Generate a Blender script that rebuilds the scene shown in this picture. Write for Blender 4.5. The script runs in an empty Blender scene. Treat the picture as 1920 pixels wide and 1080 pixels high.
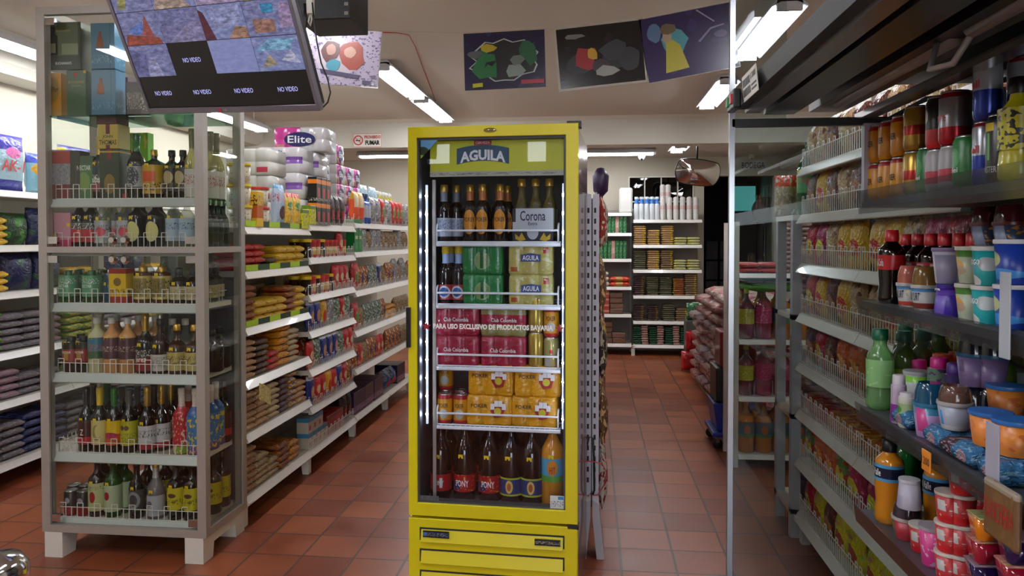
import bpy, bmesh, math, random
from mathutils import Vector, Matrix
random.seed(7)
S = bpy.context.scene
C = S.collection
R = math.radians
PI = math.pi
# ------------------------------------------------------------------ camera, world, exposure
EYE = 1.5
YAW = math.atan(150/1400.0)
SA, CA = math.sin(YAW), math.cos(YAW)
cam_d = bpy.data.cameras.new('camera'); cam = bpy.data.objects.new('camera', cam_d); C.objects.link(cam)
cam.location = (0, 0, EYE)
cam.rotation_euler = (R(90-1.2), 0, YAW)
cam_d.sensor_width = 36; cam_d.lens = 1400/1920*36
cam_d.shift_y = -60.7/1920
cam_d.clip_start = .05
S.camera = cam
W = bpy.data.worlds.new('world'); S.world = W; W.use_nodes = True
wn = W.node_tree.nodes; wl = W.node_tree.links
bg = wn['Background']; bg.inputs[0].default_value = (.92, .96, 1, 1); bg.inputs[1].default_value = 3.0
S.view_settings.view_transform = 'Standard'; S.view_settings.look = 'None'
S.view_settings.exposure = 1.0; S.view_settings.gamma = 1; S.view_settings.use_curve_mapping = False
try:
    S.cycles.use_denoising = True; S.cycles.max_bounces = 8; S.cycles.transparent_max_bounces = 24
    S.cycles.caustics_reflective = False; S.cycles.caustics_refractive = False; S.cycles.sample_clamp_indirect = 4
    S.cycles.diffuse_bounces = 4
except Exception: pass
TUBE = 24.0           # brightness of the fluorescent tubes
def Xat(u, Y):
    t = (u-960)/1400.0
    return Y*(-SA+CA*t)/(CA+SA*t)
def Yat(u, X):
    t = (u-960)/1400.0
    return X*(CA+SA*t)/(-SA+CA*t)
def Zat(v, X, Y):
    return EYE-(v-450)/1400.0*(-SA*X+CA*Y)

# ------------------------------------------------------------------ materials
def lin(c):
    if isinstance(c, str):
        c = [int(c[i:i+2], 16)/255 for i in (0, 2, 4)]
        c = [x/12.92 if x <= .04045 else ((x+.055)/1.055)**2.4 for x in c]
    return (c[0], c[1], c[2], 1)
_m = {}
def mat(name, col='808080', rough=.5, metal=0, emit=0, ecol=None, coat=0, spec=.5, bump=0, bscale=30, var=0):
    if name in _m: return _m[name]
    m = bpy.data.materials.new(name); m.use_nodes = True; _m[name] = m
    n = m.node_tree.nodes; l = m.node_tree.links; b = n['Principled BSDF']
    b.inputs['Base Color'].default_value = lin(col); b.inputs['Roughness'].default_value = rough
    b.inputs['Metallic'].default_value = metal; b.inputs['Coat Weight'].default_value = coat
    b.inputs['Specular IOR Level'].default_value = spec
    if emit:
        b.inputs['Emission Color'].default_value = lin(ecol or col); b.inputs['Emission Strength'].default_value = emit
    tc = n.new('ShaderNodeTexCoord')
    nz = n.new('ShaderNodeTexNoise'); nz.inputs['Scale'].default_value = bscale; nz.inputs['Detail'].default_value = 3
    l.new(tc.outputs['Object'], nz.inputs['Vector'])
    if bump:
        bp = n.new('ShaderNodeBump'); bp.inputs['Strength'].default_value = bump; bp.inputs['Distance'].default_value = .01
        l.new(nz.outputs[0], bp.inputs['Height']); l.new(bp.outputs[0], b.inputs['Normal'])
    v = var or .06
    mx = n.new('ShaderNodeMix'); mx.data_type = 'RGBA'; mx.blend_type = 'MULTIPLY'; mx.inputs[0].default_value = 1
    mr = n.new('ShaderNodeMapRange'); mr.inputs[3].default_value = 1-v; mr.inputs[4].default_value = 1+v
    l.new(nz.outputs[0], mr.inputs[0]); mx.inputs[6].default_value = lin(col); l.new(mr.outputs[0], mx.inputs[7])
    l.new(mx.outputs[2], b.inputs['Base Color'])
    return m
def glass(name, tint='ffffff', refl=1.0, rough=0.0, body=0.0, bcol='ffffff'):
    """thin clear pane: fresnel mirror over a tinted see-through body"""
    if name in _m: return _m[name]
    m = bpy.data.materials.new(name); m.use_nodes = True; _m[name] = m
    n = m.node_tree.nodes; l = m.node_tree.links; n.clear()
    o = n.new('ShaderNodeOutputMaterial'); t = n.new('ShaderNodeBsdfTransparent'); t.inputs[0].default_value = lin(tint)
    g = n.new('ShaderNodeBsdfGlossy'); g.inputs['Roughness'].default_value = rough
    f = n.new('ShaderNodeFresnel'); ge = n.new('ShaderNodeNewGeometry'); io = n.new('ShaderNodeMapRange')
    io.inputs[3].default_value = 1.45; io.inputs[4].default_value = 1/1.45; l.new(ge.outputs['Backfacing'], io.inputs[0]); l.new(io.outputs[0], f.inputs[0])
    mu = n.new('ShaderNodeMath'); mu.operation = 'MULTIPLY'; mu.inputs[1].default_value = refl
    l.new(f.outputs[0], mu.inputs[0])
    src = t.outputs[0]
    if body:
        d = n.new('ShaderNodeBsdfPrincipled'); d.inputs['Base Color'].default_value = lin(bcol); d.inputs['Roughness'].default_value = .15
        mb = n.new('ShaderNodeMixShader'); mb.inputs[0].default_value = body
        l.new(t.outputs[0], mb.inputs[1]); l.new(d.outputs[0], mb.inputs[2]); src = mb.outputs[0]
    mx = n.new('ShaderNodeMixShader'); l.new(mu.outputs[0], mx.inputs[0]); l.new(src, mx.inputs[1]); l.new(g.outputs[0], mx.inputs[2])
    l.new(mx.outputs[0], o.inputs[0])
    return m
def pack(name, base, layers=(), rough=.32, bump=0, metal=0, coat=0, trans=0):
    """printed packaging. layers: ('band',z0,z1,col) ('rect',x0,x1,z0,z1,col) ('oval',cx,cz,rx,rz,col) ('spots',scale,thr,col,seed) ('print',z0,z1,col,seed)"""
    if name in _m: return _m[name]
    m = bpy.data.materials.new(name); m.use_nodes = True; _m[name] = m
    n = m.node_tree.nodes; l = m.node_tree.links; b = n['Principled BSDF']
    b.inputs['Roughness'].default_value = rough; b.inputs['Metallic'].default_value = metal; b.inputs['Coat Weight'].default_value = coat
    tc = n.new('ShaderNodeTexCoord'); sp = n.new('ShaderNodeSeparateXYZ'); l.new(tc.outputs['Generated'], sp.inputs[0])
    def M(op, a, c=None, c2=None):
        x = n.new('ShaderNodeMath'); x.operation = op
        for i, q in enumerate((a, c, c2)):
            if q is None: continue
            if isinstance(q, (int, float)): x.inputs[i].default_value = q
            else: l.new(q, x.inputs[i])
        return x.outputs[0]
    def rng(s, a, c): return M('MULTIPLY', M('GREATER_THAN', s, a), M('LESS_THAN', s, c))
    rgb = n.new('ShaderNodeRGB'); rgb.outputs[0].default_value = lin(base); cur = rgb.outputs[0]
    for L in layers:
        k = L[0]
        if k == 'band': f = rng(sp.outputs[2], L[1], L[2]); col = L[3]
        elif k in ('rect', 'rectf'): f = M('MULTIPLY', M('MULTIPLY', rng(sp.outputs[0], L[1], L[2]), rng(sp.outputs[2], L[3], L[4])), M('LESS_THAN', sp.outputs[1], .56 if k == 'rect' else .15)); col = L[5]
        elif k == 'oval':
            dx = M('DIVIDE', M('SUBTRACT', sp.outputs[0], L[1]), L[3]); dz = M('DIVIDE', M('SUBTRACT', sp.outputs[2], L[2]), L[4])
            f = M('MULTIPLY', M('LESS_THAN', M('ADD', M('MULTIPLY', dx, dx), M('MULTIPLY', dz, dz)), 1.0), M('LESS_THAN', sp.outputs[1], .56)); col = L[5]
        else:
            mp = n.new('ShaderNodeMapping'); l.new(tc.outputs['Generated'], mp.inputs[0])
            nz = n.new('ShaderNodeTexNoise'); nz.inputs['Detail'].default_value = 1
            mp.inputs['Location'].default_value = (L[4]*3.1, L[4]*1.7, L[4]*.9)
            if k == 'spots':
                nz.inputs['Scale'].default_value = L[1]; thr = L[2]; col = L[3]
                mp.inputs['Scale'].default_value = (1, .3, 1)
                l.new(mp.outputs[0], nz.inputs[0]); f = M('GREATER_THAN', nz.outputs[0], thr)
            else:
                nz.inputs['Scale'].default_value = 17; col = L[3]
                mp.inputs['Scale'].default_value = (1.6, .3, 1)
                l.new(mp.outputs[0], nz.inputs[0])
                f = M('MULTIPLY', M('GREATER_THAN', nz.outputs[0], .56), rng(sp.outputs[2], L[1], L[2]))
        mx = n.new('ShaderNodeMix'); mx.data_type = 'RGBA'; l.new(f, mx.inputs[0]); l.new(cur, mx.inputs[6]); mx.inputs[7].default_value = lin(col); cur = mx.outputs[2]
    l.new(cur, b.inputs['Base Color'])
    if bump:
        nb = n.new('ShaderNodeTexNoise'); nb.inputs['Scale'].default_value = 5; nb.inputs['Detail'].default_value = 2; nb.inputs['Distortion'].default_value = 1.5
        l.new(tc.outputs['Generated'], nb.inputs[0])
        bp = n.new('ShaderNodeBump'); bp.inputs['Strength'].default_value = bump; bp.inputs['Distance'].default_value = .02
        l.new(nb.outputs[0], bp.inputs['Height']); l.new(bp.outputs[0], b.inputs['Normal'])
    return m

# ------------------------------------------------------------------ mesh building
class MB:
    def __init__(s): s.v = []; s.f = []; s.mi = []; s.sm = []
    def add(s, vs, fs, mi=0, sm=False):
        o = len(s.v); s.v += [tuple(p) for p in vs]
        for f in fs: s.f.append([i+o for i in f]); s.mi.append(mi); s.sm.append(sm)
        return s
    def box(s, x0, x1, y0, y1, z0, z1, mi=0, rz=0, piv=None):
        vs = [(x, y, z) for z in (z0, z1) for y in (y0, y1) for x in (x0, x1)]
        if rz:
            p = piv or ((x0+x1)/2, (y0+y1)/2); c, q = math.cos(rz), math.sin(rz)
            vs = [(p[0]+(x-p[0])*c-(y-p[1])*q, p[1]+(x-p[0])*q+(y-p[1])*c, z) for x, y, z in vs]
        return s.add(vs, [(0, 2, 3, 1), (4, 5, 7, 6), (0, 1, 5, 4), (2, 6, 7, 3), (0, 4, 6, 2), (1, 3, 7, 5)], mi)
    def bar(s, a, b, r, n=4, mi=0, caps=True, r2=None):
        a = Vector(a); b = Vector(b); d = (b-a).normalized(); r2 = r if r2 is None else r2
        u = d.cross(Vector((0, 0, 1)) if abs(d.z) < .9 else Vector((1, 0, 0))).normalized(); w = d.cross(u)
        vs = []
        for p, q in ((a, r), (b, r2)):
            for i in range(n):
                t = 2*PI*(i+.5)/n; vs.append(p+(u*math.cos(t)+w*math.sin(t))*q)
        fs = [(i, (i+1) % n, n+(i+1) % n, n+i) for i in range(n)]
        if caps: fs += [tuple(range(n))[::-1], tuple(range(n, 2*n))]
        return s.add(vs, fs, mi, n > 6)
    def tube(s, pts, r, n=6, mi=0):
        P = [Vector(p) for p in pts]; vs = []; k = len(P); u0 = None
        for j, p in enumerate(P):
            d = (P[min(j+1, k-1)]-P[max(j-1, 0)]).normalized()
            u = d.cross(Vector((0, 0, 1)) if abs(d.z) < .95 else Vector((1, 0, 0))).normalized() if u0 is None else (u0-d*u0.dot(d)).normalized()
            u0 = u; w = d.cross(u)
            for i in range(n):
                t = 2*PI*i/n; vs.append(p+(u*math.cos(t)+w*math.sin(t))*r)
        fs = [(j*n+i, j*n+(i+1) % n, (j+1)*n+(i+1) % n, (j+1)*n+i) for j in range(k-1) for i in range(n)]
        fs += [tuple(range(n))[::-1], tuple(range((k-1)*n, k*n))]
        return s.add(vs, fs, mi, True)
    def lathe(s, prof, n=18, mi=0, c=(0, 0), cap0=True, cap1=True, sm=True, pw=0):
        vs = []
        for r, z in prof:
            for i in range(n):
                t = 2*PI*(i+.5)/n; vs.append((c[0]+r*math.cos(t), c[1]+r*math.sin(t), z))
        k = len(prof)
        fs = [(j*n+i, j*n+(i+1) % n, (j+1)*n+(i+1) % n, (j+1)*n+i) for j in range(k-1) for i in range(n)]
        s.add(vs, fs, mi, sm)
        if cap0: s.add(vs[:n], [tuple(range(n))[::-1]], mi, False)
        if cap1: s.add(vs[-n:], [tuple(range(n))], mi, False)
        return s
    def prism(s, poly, axis, a, b, mi=0):
        """poly of 2-D points swept along axis ('x': pts are (y,z); 'y': (x,z); 'z': (x,y))"""
        f = {'x': lambda p, t: (t, p[0], p[1]), 'y': lambda p, t: (p[0], t, p[1]), 'z': lambda p, t: (p[0], p[1], t)}[axis]
        n = len(poly); vs = [f(p, a) for p in poly]+[f(p, b) for p in poly]
        fs = [(i, (i+1) % n, n+(i+1) % n, n+i) for i in range(n)]+[tuple(range(n))[::-1], tuple(range(n, 2*n))]
        return s.add(vs, fs, mi)
    def mesh(s, name, mats, bevel=0, seg=2):
        me = bpy.data.meshes.new(name); me.from_pydata(s.v, [], s.f)
        for m in (mats if isinstance(mats, (list, tuple)) else [mats]): me.materials.append(m)
        for p, i, q in zip(me.polygons, s.mi, s.sm): p.material_index = i; p.use_smooth = q
        bm = bmesh.new(); bm.from_mesh(me)
        if bevel:
            bmesh.ops.remove_doubles(bm, verts=bm.verts, dist=1e-5)
            es = [e for e in bm.edges if len(e.link_faces) == 2 and e.calc_face_angle(0) > .6]
            bmesh.ops.bevel(bm, geom=es, offset=bevel, segments=seg, affect='EDGES', profile=.5, clamp_overlap=True)
        bmesh.ops.recalc_face_normals(bm, faces=bm.faces)
        bm.to_mesh(me); bm.free(); me.update()
        return me
    def build(s, name, mats, parent=None, bevel=0, loc=None, rz=0):
        return link(name, s.mesh(name, mats, bevel), parent, loc, rz)
def link(name, me, parent=None, loc=None, rz=0):
    o = bpy.data.objects.new(name, me); C.objects.link(o)
    if parent is not None: o.parent = parent
    if loc is not None: o.location = loc
    if rz: o.rotation_euler = (0, 0, rz)
    return o
_seen = {}
def tag(o, label, cat, group=None, kind=None):
    w = len(label.replace('-', ' ').split())
    o['label'] = label; o['category'] = cat
    if group: o['group'] = group
    if kind: o['kind'] = kind
    return o
def thing(name, label, cat, loc=(0, 0, 0), rz=0, group=None):
    o = bpy.data.objects.new(name, None); o.empty_display_size = .05; C.objects.link(o); o.location = loc; o.rotation_euler = (0, 0, rz)
    return tag(o, label, cat, group)
def struct(o): o['kind'] = 'structure'; return o

_txt = {}
def txt(s, w, h, m, r=None, bold=.012, thick=.0004, shear=0, arch=0):
    """lettering as a mesh in the x-z plane facing -y, fitted into w x h; bent round a cylinder of radius r"""
    key = (s, w, h, m.name, r, shear, arch)
    if key in _txt: return _txt[key]
    cu = bpy.data.curves.new('lettering', 'FONT'); cu.body = s; cu.offset = bold; cu.resolution_u = 2; cu.shear = shear
    cu.align_x = 'CENTER'; cu.align_y = 'CENTER'
    o = bpy.data.objects.new('lettering', cu); C.objects.link(o)
    dg = bpy.context.evaluated_depsgraph_get(); me = bpy.data.meshes.new_from_object(o.evaluated_get(dg))
    bpy.data.objects.remove(o); bpy.data.curves.remove(cu)
    xs = [v.co.x for v in me.vertices]; ys = [v.co.y for v in me.vertices]
    cx, cy = (max(xs)+min(xs))/2, (max(ys)+min(ys))/2; kx = w/(max(xs)-min(xs)); ky = h/(max(ys)-min(ys))
    bm = bmesh.new(); bm.from_mesh(me)
    if r: bmesh.ops.triangulate(bm, faces=bm.faces)
    for v in bm.verts:
        x, z = (v.co.x-cx)*kx, (v.co.y-cy)*ky
        if arch: z += arch*(1-(2*x/w)**2)
        if r: v.co = (r*math.sin(x/r), -r*math.cos(x/r), z)
        else: v.co = (x, 0, z)
    bmesh.ops.recalc_face_normals(bm, faces=bm.faces)
    bm.to_mesh(me); bm.free(); me.materials.clear(); me.materials.append(m); _txt[key] = me
    return me

# ------------------------------------------------------------------ kinds of goods: parts sharing mesh data
class Kind:
    def __init__(s, name, cat, desc, w, d, h, parts, plural=None):
        s.name, s.cat, s.desc, s.w, s.d, s.h, s.parts = name, cat, desc, w, d, h, parts
        s.plural = plural or desc+'s'
def P(n, m, loc=(0, 0, 0), sub=(), label=None): return (n, m, loc, sub, label)
def put(k, label, loc, rz=0, group=None, tilt=None):
    if len(k.parts) == 1 and not k.parts[0][3]:
        o = link(k.name, k.parts[0][1]); o.location = loc
    else:
        o = bpy.data.objects.new(k.name, None); o.empty_display_size = .03; C.objects.link(o); o.location = loc
        def rec(ps, par):
            for (n, m, l, sub, lb) in ps:
                c = link(n, m, par, l)
                if lb: c['label'] = lb
                rec(sub, c)
        rec(k.parts, o)
    o.rotation_euler = (tilt[0], tilt[1], rz) if tilt else (0, 0, rz)
    return tag(o, label, k.cat, group)
ORD = 'zeroth first second third fourth fifth sixth seventh eighth ninth tenth eleventh twelfth thirteenth fourteenth fifteenth sixteenth seventeenth eighteenth nineteenth twentieth'.split()
def od(i): return ORD[i] if i <= 20 else 'twenty-'+ORD[i-20] if i < 30 else '%dth' % i
_cnt = {}
def fill(where, O, rz, items, L, x0=.01, jit=.004, y0=.012):
    """items: (kind, across, up, rows[, gap]); where: phrase of the shelf; O: front corner of the shelf top, x along, y into the shelf"""
    c, s = math.cos(rz), math.sin(rz); x = x0
    for it in items:
        k, na = it[:2]
        if k is None: x += na; continue
        nu, nr = it[2:4]; gap = it[4] if len(it) > 4 else .006
        for a in range(na):
            if x+k.w > L+.004: return
            _cnt[(k.desc, where)] = idx = _cnt.get((k.desc, where), 0)+1
            for r in range(nr):
                for u in range(nu):
                    px = x+k.w/2+random.uniform(-jit, jit)*.5; py = y0+k.d/2+r*(k.d+.004)+random.uniform(0, jit)*.5
                    if nu > 2: px += random.uniform(-.005, .005); py += random.uniform(0, .008)
                    o = put(k, k.desc, (O[0]+c*px-s*py, O[1]+s*px+c*py, O[2]+u*(k.h+.0005)+.0008), rz+random.uniform(-.04, .04), k.plural+', '+where)
                    _rec.append((o, k.desc, where, idx, u, nu, r, nr))
            x += k.w+gap
_rec = []
def name_goods():
    """one label per piece: which pile along the shelf, how high in it, which row"""
    for o, d, where, idx, u, nu, r, nr in _rec:
        lb = d
        if _cnt[(d, where)] > 1: lb += ', '+od(idx)+(' pile' if nu > 1 else ' along')
        if nu > 1: lb += ', '+od(u+1)+' up'
        if nr > 1: lb += ', front' if r == 0 else ', behind'
        o['label'] = lb+', '+where
# ------------------------------------------------------------------ common materials
WHITE = mat('white_enamel', 'd6d2c8', .35, var=.03); LIP = mat('white_lip', 'dedad2', .22, coat=.4)
WIRE = mat('white_wire', 'e8e4dc', .35); GREYW = mat('grey_white_metal', 'b4b6bc', .4)
DARK = mat('dark_plastic', '151416', .35); BLACK = mat('black', '08080a', .4); CHROME = mat('chrome', 'd8d8dc', .12, 1)
ALU = mat('aluminium', 'aaa49c', .38, .35); RED = mat('red_print', 'c01820', .4); WPRINT = mat('white_print', 'f0f0ee', .4)
BPRINT = mat('black_print', '101010', .5); YTAG = mat('yellow_price_sticker', 'e8c818', .5); BLUE = mat('blue_print', '1c2c80', .4)
CARD = mat('cardboard', '8d6a44', .7); SLOT = mat('slot_shadow_opening', '28262e', .7); CLEAR = glass('clear_plastic', 'f4f6f4', .9)
NAVY = mat('navy', '141a44', .4); GOLDM = mat('gold_foil', 'c9a24a', .3, .8, bump=.5, bscale=60)
SILV = mat('can_end', 'b8b8b8', .25, .9)
def sh_lathe(prof, m, n=18, cap0=True, cap1=True): return MB().lathe(prof, n, cap0=cap0, cap1=cap1).mesh('body', m)
def bprof(Rr, H, nr, sh=.55, nk=.74, base=.006):
    p = [(Rr*.86, 0), (Rr, base), (Rr, H*sh*.98), (Rr*.97, H*sh+.01)]
    z1, z2 = H*sh+.01, H*nk
    for i in range(1, 6):
        t = i/5; p.append((Rr*.97+(nr-Rr*.97)*(1-math.cos(t*PI))/2, z1+(z2-z1)*t))
    p += [(nr, H*.93), (nr*1.12, H*.935), (nr*1.12, H*.96)]
    return p
def bottle(name, desc, Rr, H, body, cap, label=None, nr=.0135, sh=.55, nk=.74, foil=None, text=None, sticker=True, caph=.03, round_label=None, cat='bottle', waist=False):
    p = bprof(Rr, H, nr, sh, nk)
    if waist: p = [(r*(1-.1*math.exp(-((z-H*.28)/(H*.06))**2)), z) for r, z in [(Rr*.85, 0), (Rr, .008)]+[(Rr, H*sh*i/8) for i in range(1, 9)]]+p[3:]
    ps = [P('body', sh_lathe(p, body, 20))]
    cz = H-caph
    ps.append(P('cap', sh_lathe([(nr*1.2, cz), (nr*1.25, cz+.004), (nr*1.2, H-.002), (nr*1.0, H)], cap, 14)))
    if foil: ps.append(P('foil', sh_lathe([(p[i][0]+.0008, p[i][1]) for i in range(len(p)) if p[i][1] >= H*.70 and p[i][1] < cz-.001] + [(nr*1.14, cz-.0005)], foil, 16, False, False)))
    if label:
        z0, z1, lm = label; rr = Rr+.0007
        lp = [(rr, z0*H), (rr, z1*H)]
        if waist: lp = [(rr, z0*H+(z1-z0)*H*i/3) for i in range(4)]
        sub = []
        if text: sub.append(P('lettering', txt(text[0], Rr*text[2] if len(text) > 2 else Rr*1.3, (z1-z0)*H*(text[3] if len(text) > 3 else .3), text[1], rr+.0007), (0, 0, (z0+z1)/2*H)))
        ps.append(P('label', MB().lathe(lp, 20, cap0=False, cap1=False).mesh('label', lm), sub=sub))
    if round_label:
        cz_, rx, rzz, lm = round_label; rr = Rr+.0009; vs = [(0, -rr, cz_)]; lf = [(0, 1+i, 1+(i+1) % 20) for i in range(20)]
        for q in (.25, .5, .75, 1):
            for i in range(20):
                t = 2*PI*i/20; x = q*rx*math.cos(t); vs.append((rr*math.sin(x/rr), -rr*math.cos(x/rr), cz_+q*rzz*math.sin(t)))
        for j in range(3): lf += [(1+j*20+i, 21+j*20+i, 21+j*20+(i+1) % 20, 1+j*20+(i+1) % 20) for i in range(20)]
        sub = []
        if text: sub.append(P('lettering', txt(text[0], rx*1.75, rzz*.36, text[1], rr+.0006), (0, 0, cz_+rzz*.2)))
        ps.append(P('label', MB().add(vs, lf).mesh('label', lm), sub=sub))
    if sticker:
        rr = Rr*.93; z = H*(sh-.02)
        ps.append(P('price_sticker', MB().add([(rr*1.09*math.sin(a), -rr*1.09*math.cos(a), z+q) for a, q in ((-.35, 0), (.1, 0), (.1, .016), (-.35, .016))], [(0, 1, 2, 3)]).mesh('price_sticker', YTAG)))
    return Kind(name, cat, desc, Rr*2, Rr*2, H, ps)
def can(name, desc, m, Rr=.031, H=.122, text=None, tall=False, tz=.55, tw=1.25, th=.16, vertical=False):
    ps = [P('body', sh_lathe([(Rr*.8, 0), (Rr*.95, .006), (Rr, .014), (Rr, H-.014), (Rr*.86, H-.004)], m, 20, cap1=False)),
          P('lid', sh_lathe([(Rr*.86, H-.005), (Rr*.88, H-.0005), (Rr*.84, H), (Rr*.8, H-.004)], SILV, 20, False))]
    if text: ps.append(P('lettering', txt(text[0], Rr*tw, H*th, text[1], Rr+.0008), (0, 0, H*tz)))
    return Kind(name, 'can', desc, Rr*2, Rr*2, H, ps)
def carton(name, desc, w, d, h, m, text=None, cat='box', extra=(), bev=.0015):
    ps = [P('body', MB().box(-w/2, w/2, -d/2, d/2, 0, h).mesh('body', m, bev, 1))]
    if text:
        for t in text: ps.append(P('lettering', txt(t[0], w*t[2], h*t[3], t[1], shear=t[5] if len(t) > 5 else 0), (0, -d/2-.0008, h*t[4])))
    return Kind(name, cat, desc, w, d, h, ps+list(extra))
def pouch_mesh(w, d, h, m, nx=8, nz=9, seed=0, flat=False, crimp=.07):
    """crimped pillow bag standing on its seam (flat: lying, thickness is h)"""
    rnd = random.Random(seed); vs = []; fs = []
    W_, L_, T = (w, d, h) if flat else (w, h, d)
    for side in (-1, 1):
        for j in range(nz+1):
            v = j/nz
            for i in range(nx+1):
                u = i/nx; e = min(v, 1-v)
                t = 0 if e < crimp*.6 else min(1, ((e-crimp*.6)/.22))**.5
                t *= max(0, 1-abs(2*u-1)**3.2)**.6
                if flat: t = (.45+.55*min(1, e/.12)**.5)*(.5+.5*max(0, 1-abs(2*u-1)**6)**.5)
                t = t*(1+rnd.uniform(-.10, .10))*.5*T+.0009
                xx = (u-.5)*W_*(1-.06*math.sin(PI*v)*(1 if abs(u-.5) > .3 else 0))
                a, b = xx, side*t
                if flat: vs.append((a, (v-.5)*L_, min(T, b+T*.5) if side > 0 else max(0.0, T*.5+b)))
                else: vs.append((a, b, v*L_))
    n = (nx+1)*(nz+1)
    for s0 in (0, 1):
        for j in range(nz):
            for i in range(nx):
                q = [s0*n+j*(nx+1)+i, s0*n+j*(nx+1)+i+1, s0*n+(j+1)*(nx+1)+i+1, s0*n+(j+1)*(nx+1)+i]; fs.append(q if s0 == 0 else q[::-1])
    ring = [i for i in range(nx+1)]+[j*(nx+1)+nx for j in range(1, nz+1)]+[nz*(nx+1)+i for i in range(nx-1, -1, -1)]+[j*(nx+1) for j in range(nz-1, 0, -1)]
    for a, b in zip(ring, ring[1:]+ring[:1]): fs.append((a, b, b+n, a+n))
    return MB().add(vs, fs, 0, True).mesh('body', m)
def pouch(name, desc, w, d, h, m, text=None, seed=1, cat='bag'):
    ps = [P('body', pouch_mesh(w, d, h, m, seed=seed))]
    if text: ps.append(P('lettering', txt(text[0], w*text[2], h*text[3], text[1], shear=.2), (0, -d*.565-.001, h*text[4])))
    return Kind(name, cat, desc, w, d, h, ps)
def packet(name, desc, w, d, h, m, seed=1, cat='packet'):
    return Kind(name, cat, desc, w, d, h, [P('body', pouch_mesh(w, d, h, m, 7, 7, seed, True))])
def tub(name, desc, R0, R1, H, m, lidm, text=None, lidh=.008, cat='tub', dome=None, tz=.55, th=.2, tw=1.2, n=22, topcup=None):
    ps = [P('body', sh_lathe([(R0*.95, 0), (R0, .003), (R1, H-lidh), (R1*.97, H-lidh)], m, n)),
          P('lid', sh_lathe([(R1*1.04, H-lidh), (R1*1.06, H-lidh*.6), (R1*1.04, H)], lidm, n))]
    if dome: ps.append(P('dome_lid', sh_lathe([(R1*.95, H), (R1*.9, H+dome*.5), (R1*.78, H+dome*.9), (R1*.7, H+dome)], topcup or CLEAR, n, False)))
    if text: ps.append(P('lettering', txt(text[0], R1*tw, H*th, text[1], R0+(R1-R0)*tz+.0025), (0, 0, H*tz)))
    return Kind(name, cat, desc, R1*2.14, R1*2.14, H+(dome or 0), ps)
def multipack(name, desc, m, text, nx=3, Rr=.031, H=.122, tw=.42, extra=(), cat='multipack', tx=0, tz=.7, th=.15):
    """shrink-wrapped block of cans: scalloped wrap, can tops swelling under the film"""
    w = nx*2*Rr; out = []
    def contour(k, z):
        pts = []
        for i in range(nx):
            cx = -w/2+Rr*(2*i+1)
            for j in range(7):
                t = PI+PI*(j+.5)/7; yy = -Rr+math.sin(t)*Rr*.5-Rr*.5+.0
                pts.append((cx+math.cos(t)*Rr*k, -Rr*1.0+(math.sin(t)*.35-.62)*Rr*k, z))
        for i in reversed(range(nx)):
            cx = -w/2+Rr*(2*i+1)
            for j in range(7):
                t = PI*(j+.5)/7; pts.append((cx+math.cos(t)*Rr*k, Rr*1.0+(math.sin(t)*.35+.62)*Rr*k, z))
        return pts
    rings = [contour(.86, 0), contour(.97, .008), contour(1, .02), contour(1, H-.022), contour(.95, H-.007), contour(.84, H)]
    n = len(rings[0]); vs = [p for r in rings for p in r]
    fs = [(j*n+i, j*n+(i+1) % n, (j+1)*n+(i+1) % n, (j+1)*n+i) for j in range(len(rings)-1) for i in range(n)]+[tuple(range(n))[::-1], tuple(range(len(vs)-n, len(vs)))]
    ps = [P('wrap', MB().add(vs, fs, 0, True).mesh('wrap', m))]
    if text: ps.append(P('lettering', txt(text[0], w*tw, H*th, text[1]), (w*tx, -Rr*1.99, H*tz)))
    return Kind(name, cat, desc, w, Rr*4, H, ps+list(extra))
def rolls(name, desc, w, d, h, m, nx=3, text=None, bandm=None):
    """paper rolls in film: scalloped front, tops rounded"""
    mb = MB(); Rr = w/nx/2; prof = []
    for i in range(nx):
        cx = -w/2+Rr*(2*i+1)
        for j in range(6): t = PI+PI*(j+.5)/6; prof.append((cx+math.cos(t)*Rr, -d/2+Rr*.35+math.sin(t)*Rr*.35))
    prof += [(w/2, d/2), (-w/2, d/2)]
    def ring(k, z): return [(x*k, y*k, z) for x, y in prof]
    rs = [ring(.95, 0), ring(1, .01), ring(1.0, h*.48), ring(.985, h*.5), ring(1.0, h*.52), ring(1, h-.012), ring(.93, h)]
    n = len(prof); vs = [p for r in rs for p in r]
    fs = [(j*n+i, j*n+(i+1) % n, (j+1)*n+(i+1) % n, (j+1)*n+i) for j in range(6) for i in range(n)]+[tuple(range(n))[::-1], tuple(range(6*n, 7*n))]
    ps = [P('film', mb.add(vs, fs, 0, True).mesh('film', m))]
    if bandm:
        rr = .3*h; el = [(w*.30*math.cos(2*PI*i/20), -d/2-.0015, h*.5+rr*math.sin(2*PI*i/20)) for i in range(20)]
        sub = [P('lettering', txt(text[0], w*.46, h*.30, text[1]), (0, -d/2-.003, h*.5))] if text else []
        ps.append(P('emblem', MB().add(el, [tuple(range(20))]).mesh('emblem', bandm), sub=sub))
    elif text: ps.append(P('lettering', txt(text[0], w*.6, h*.3, text[1], shear=.1), (-w*.12, -d/2-.004, h*.72)))
    return Kind(name, 'paper pack', desc, w, d, h, ps)

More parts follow.
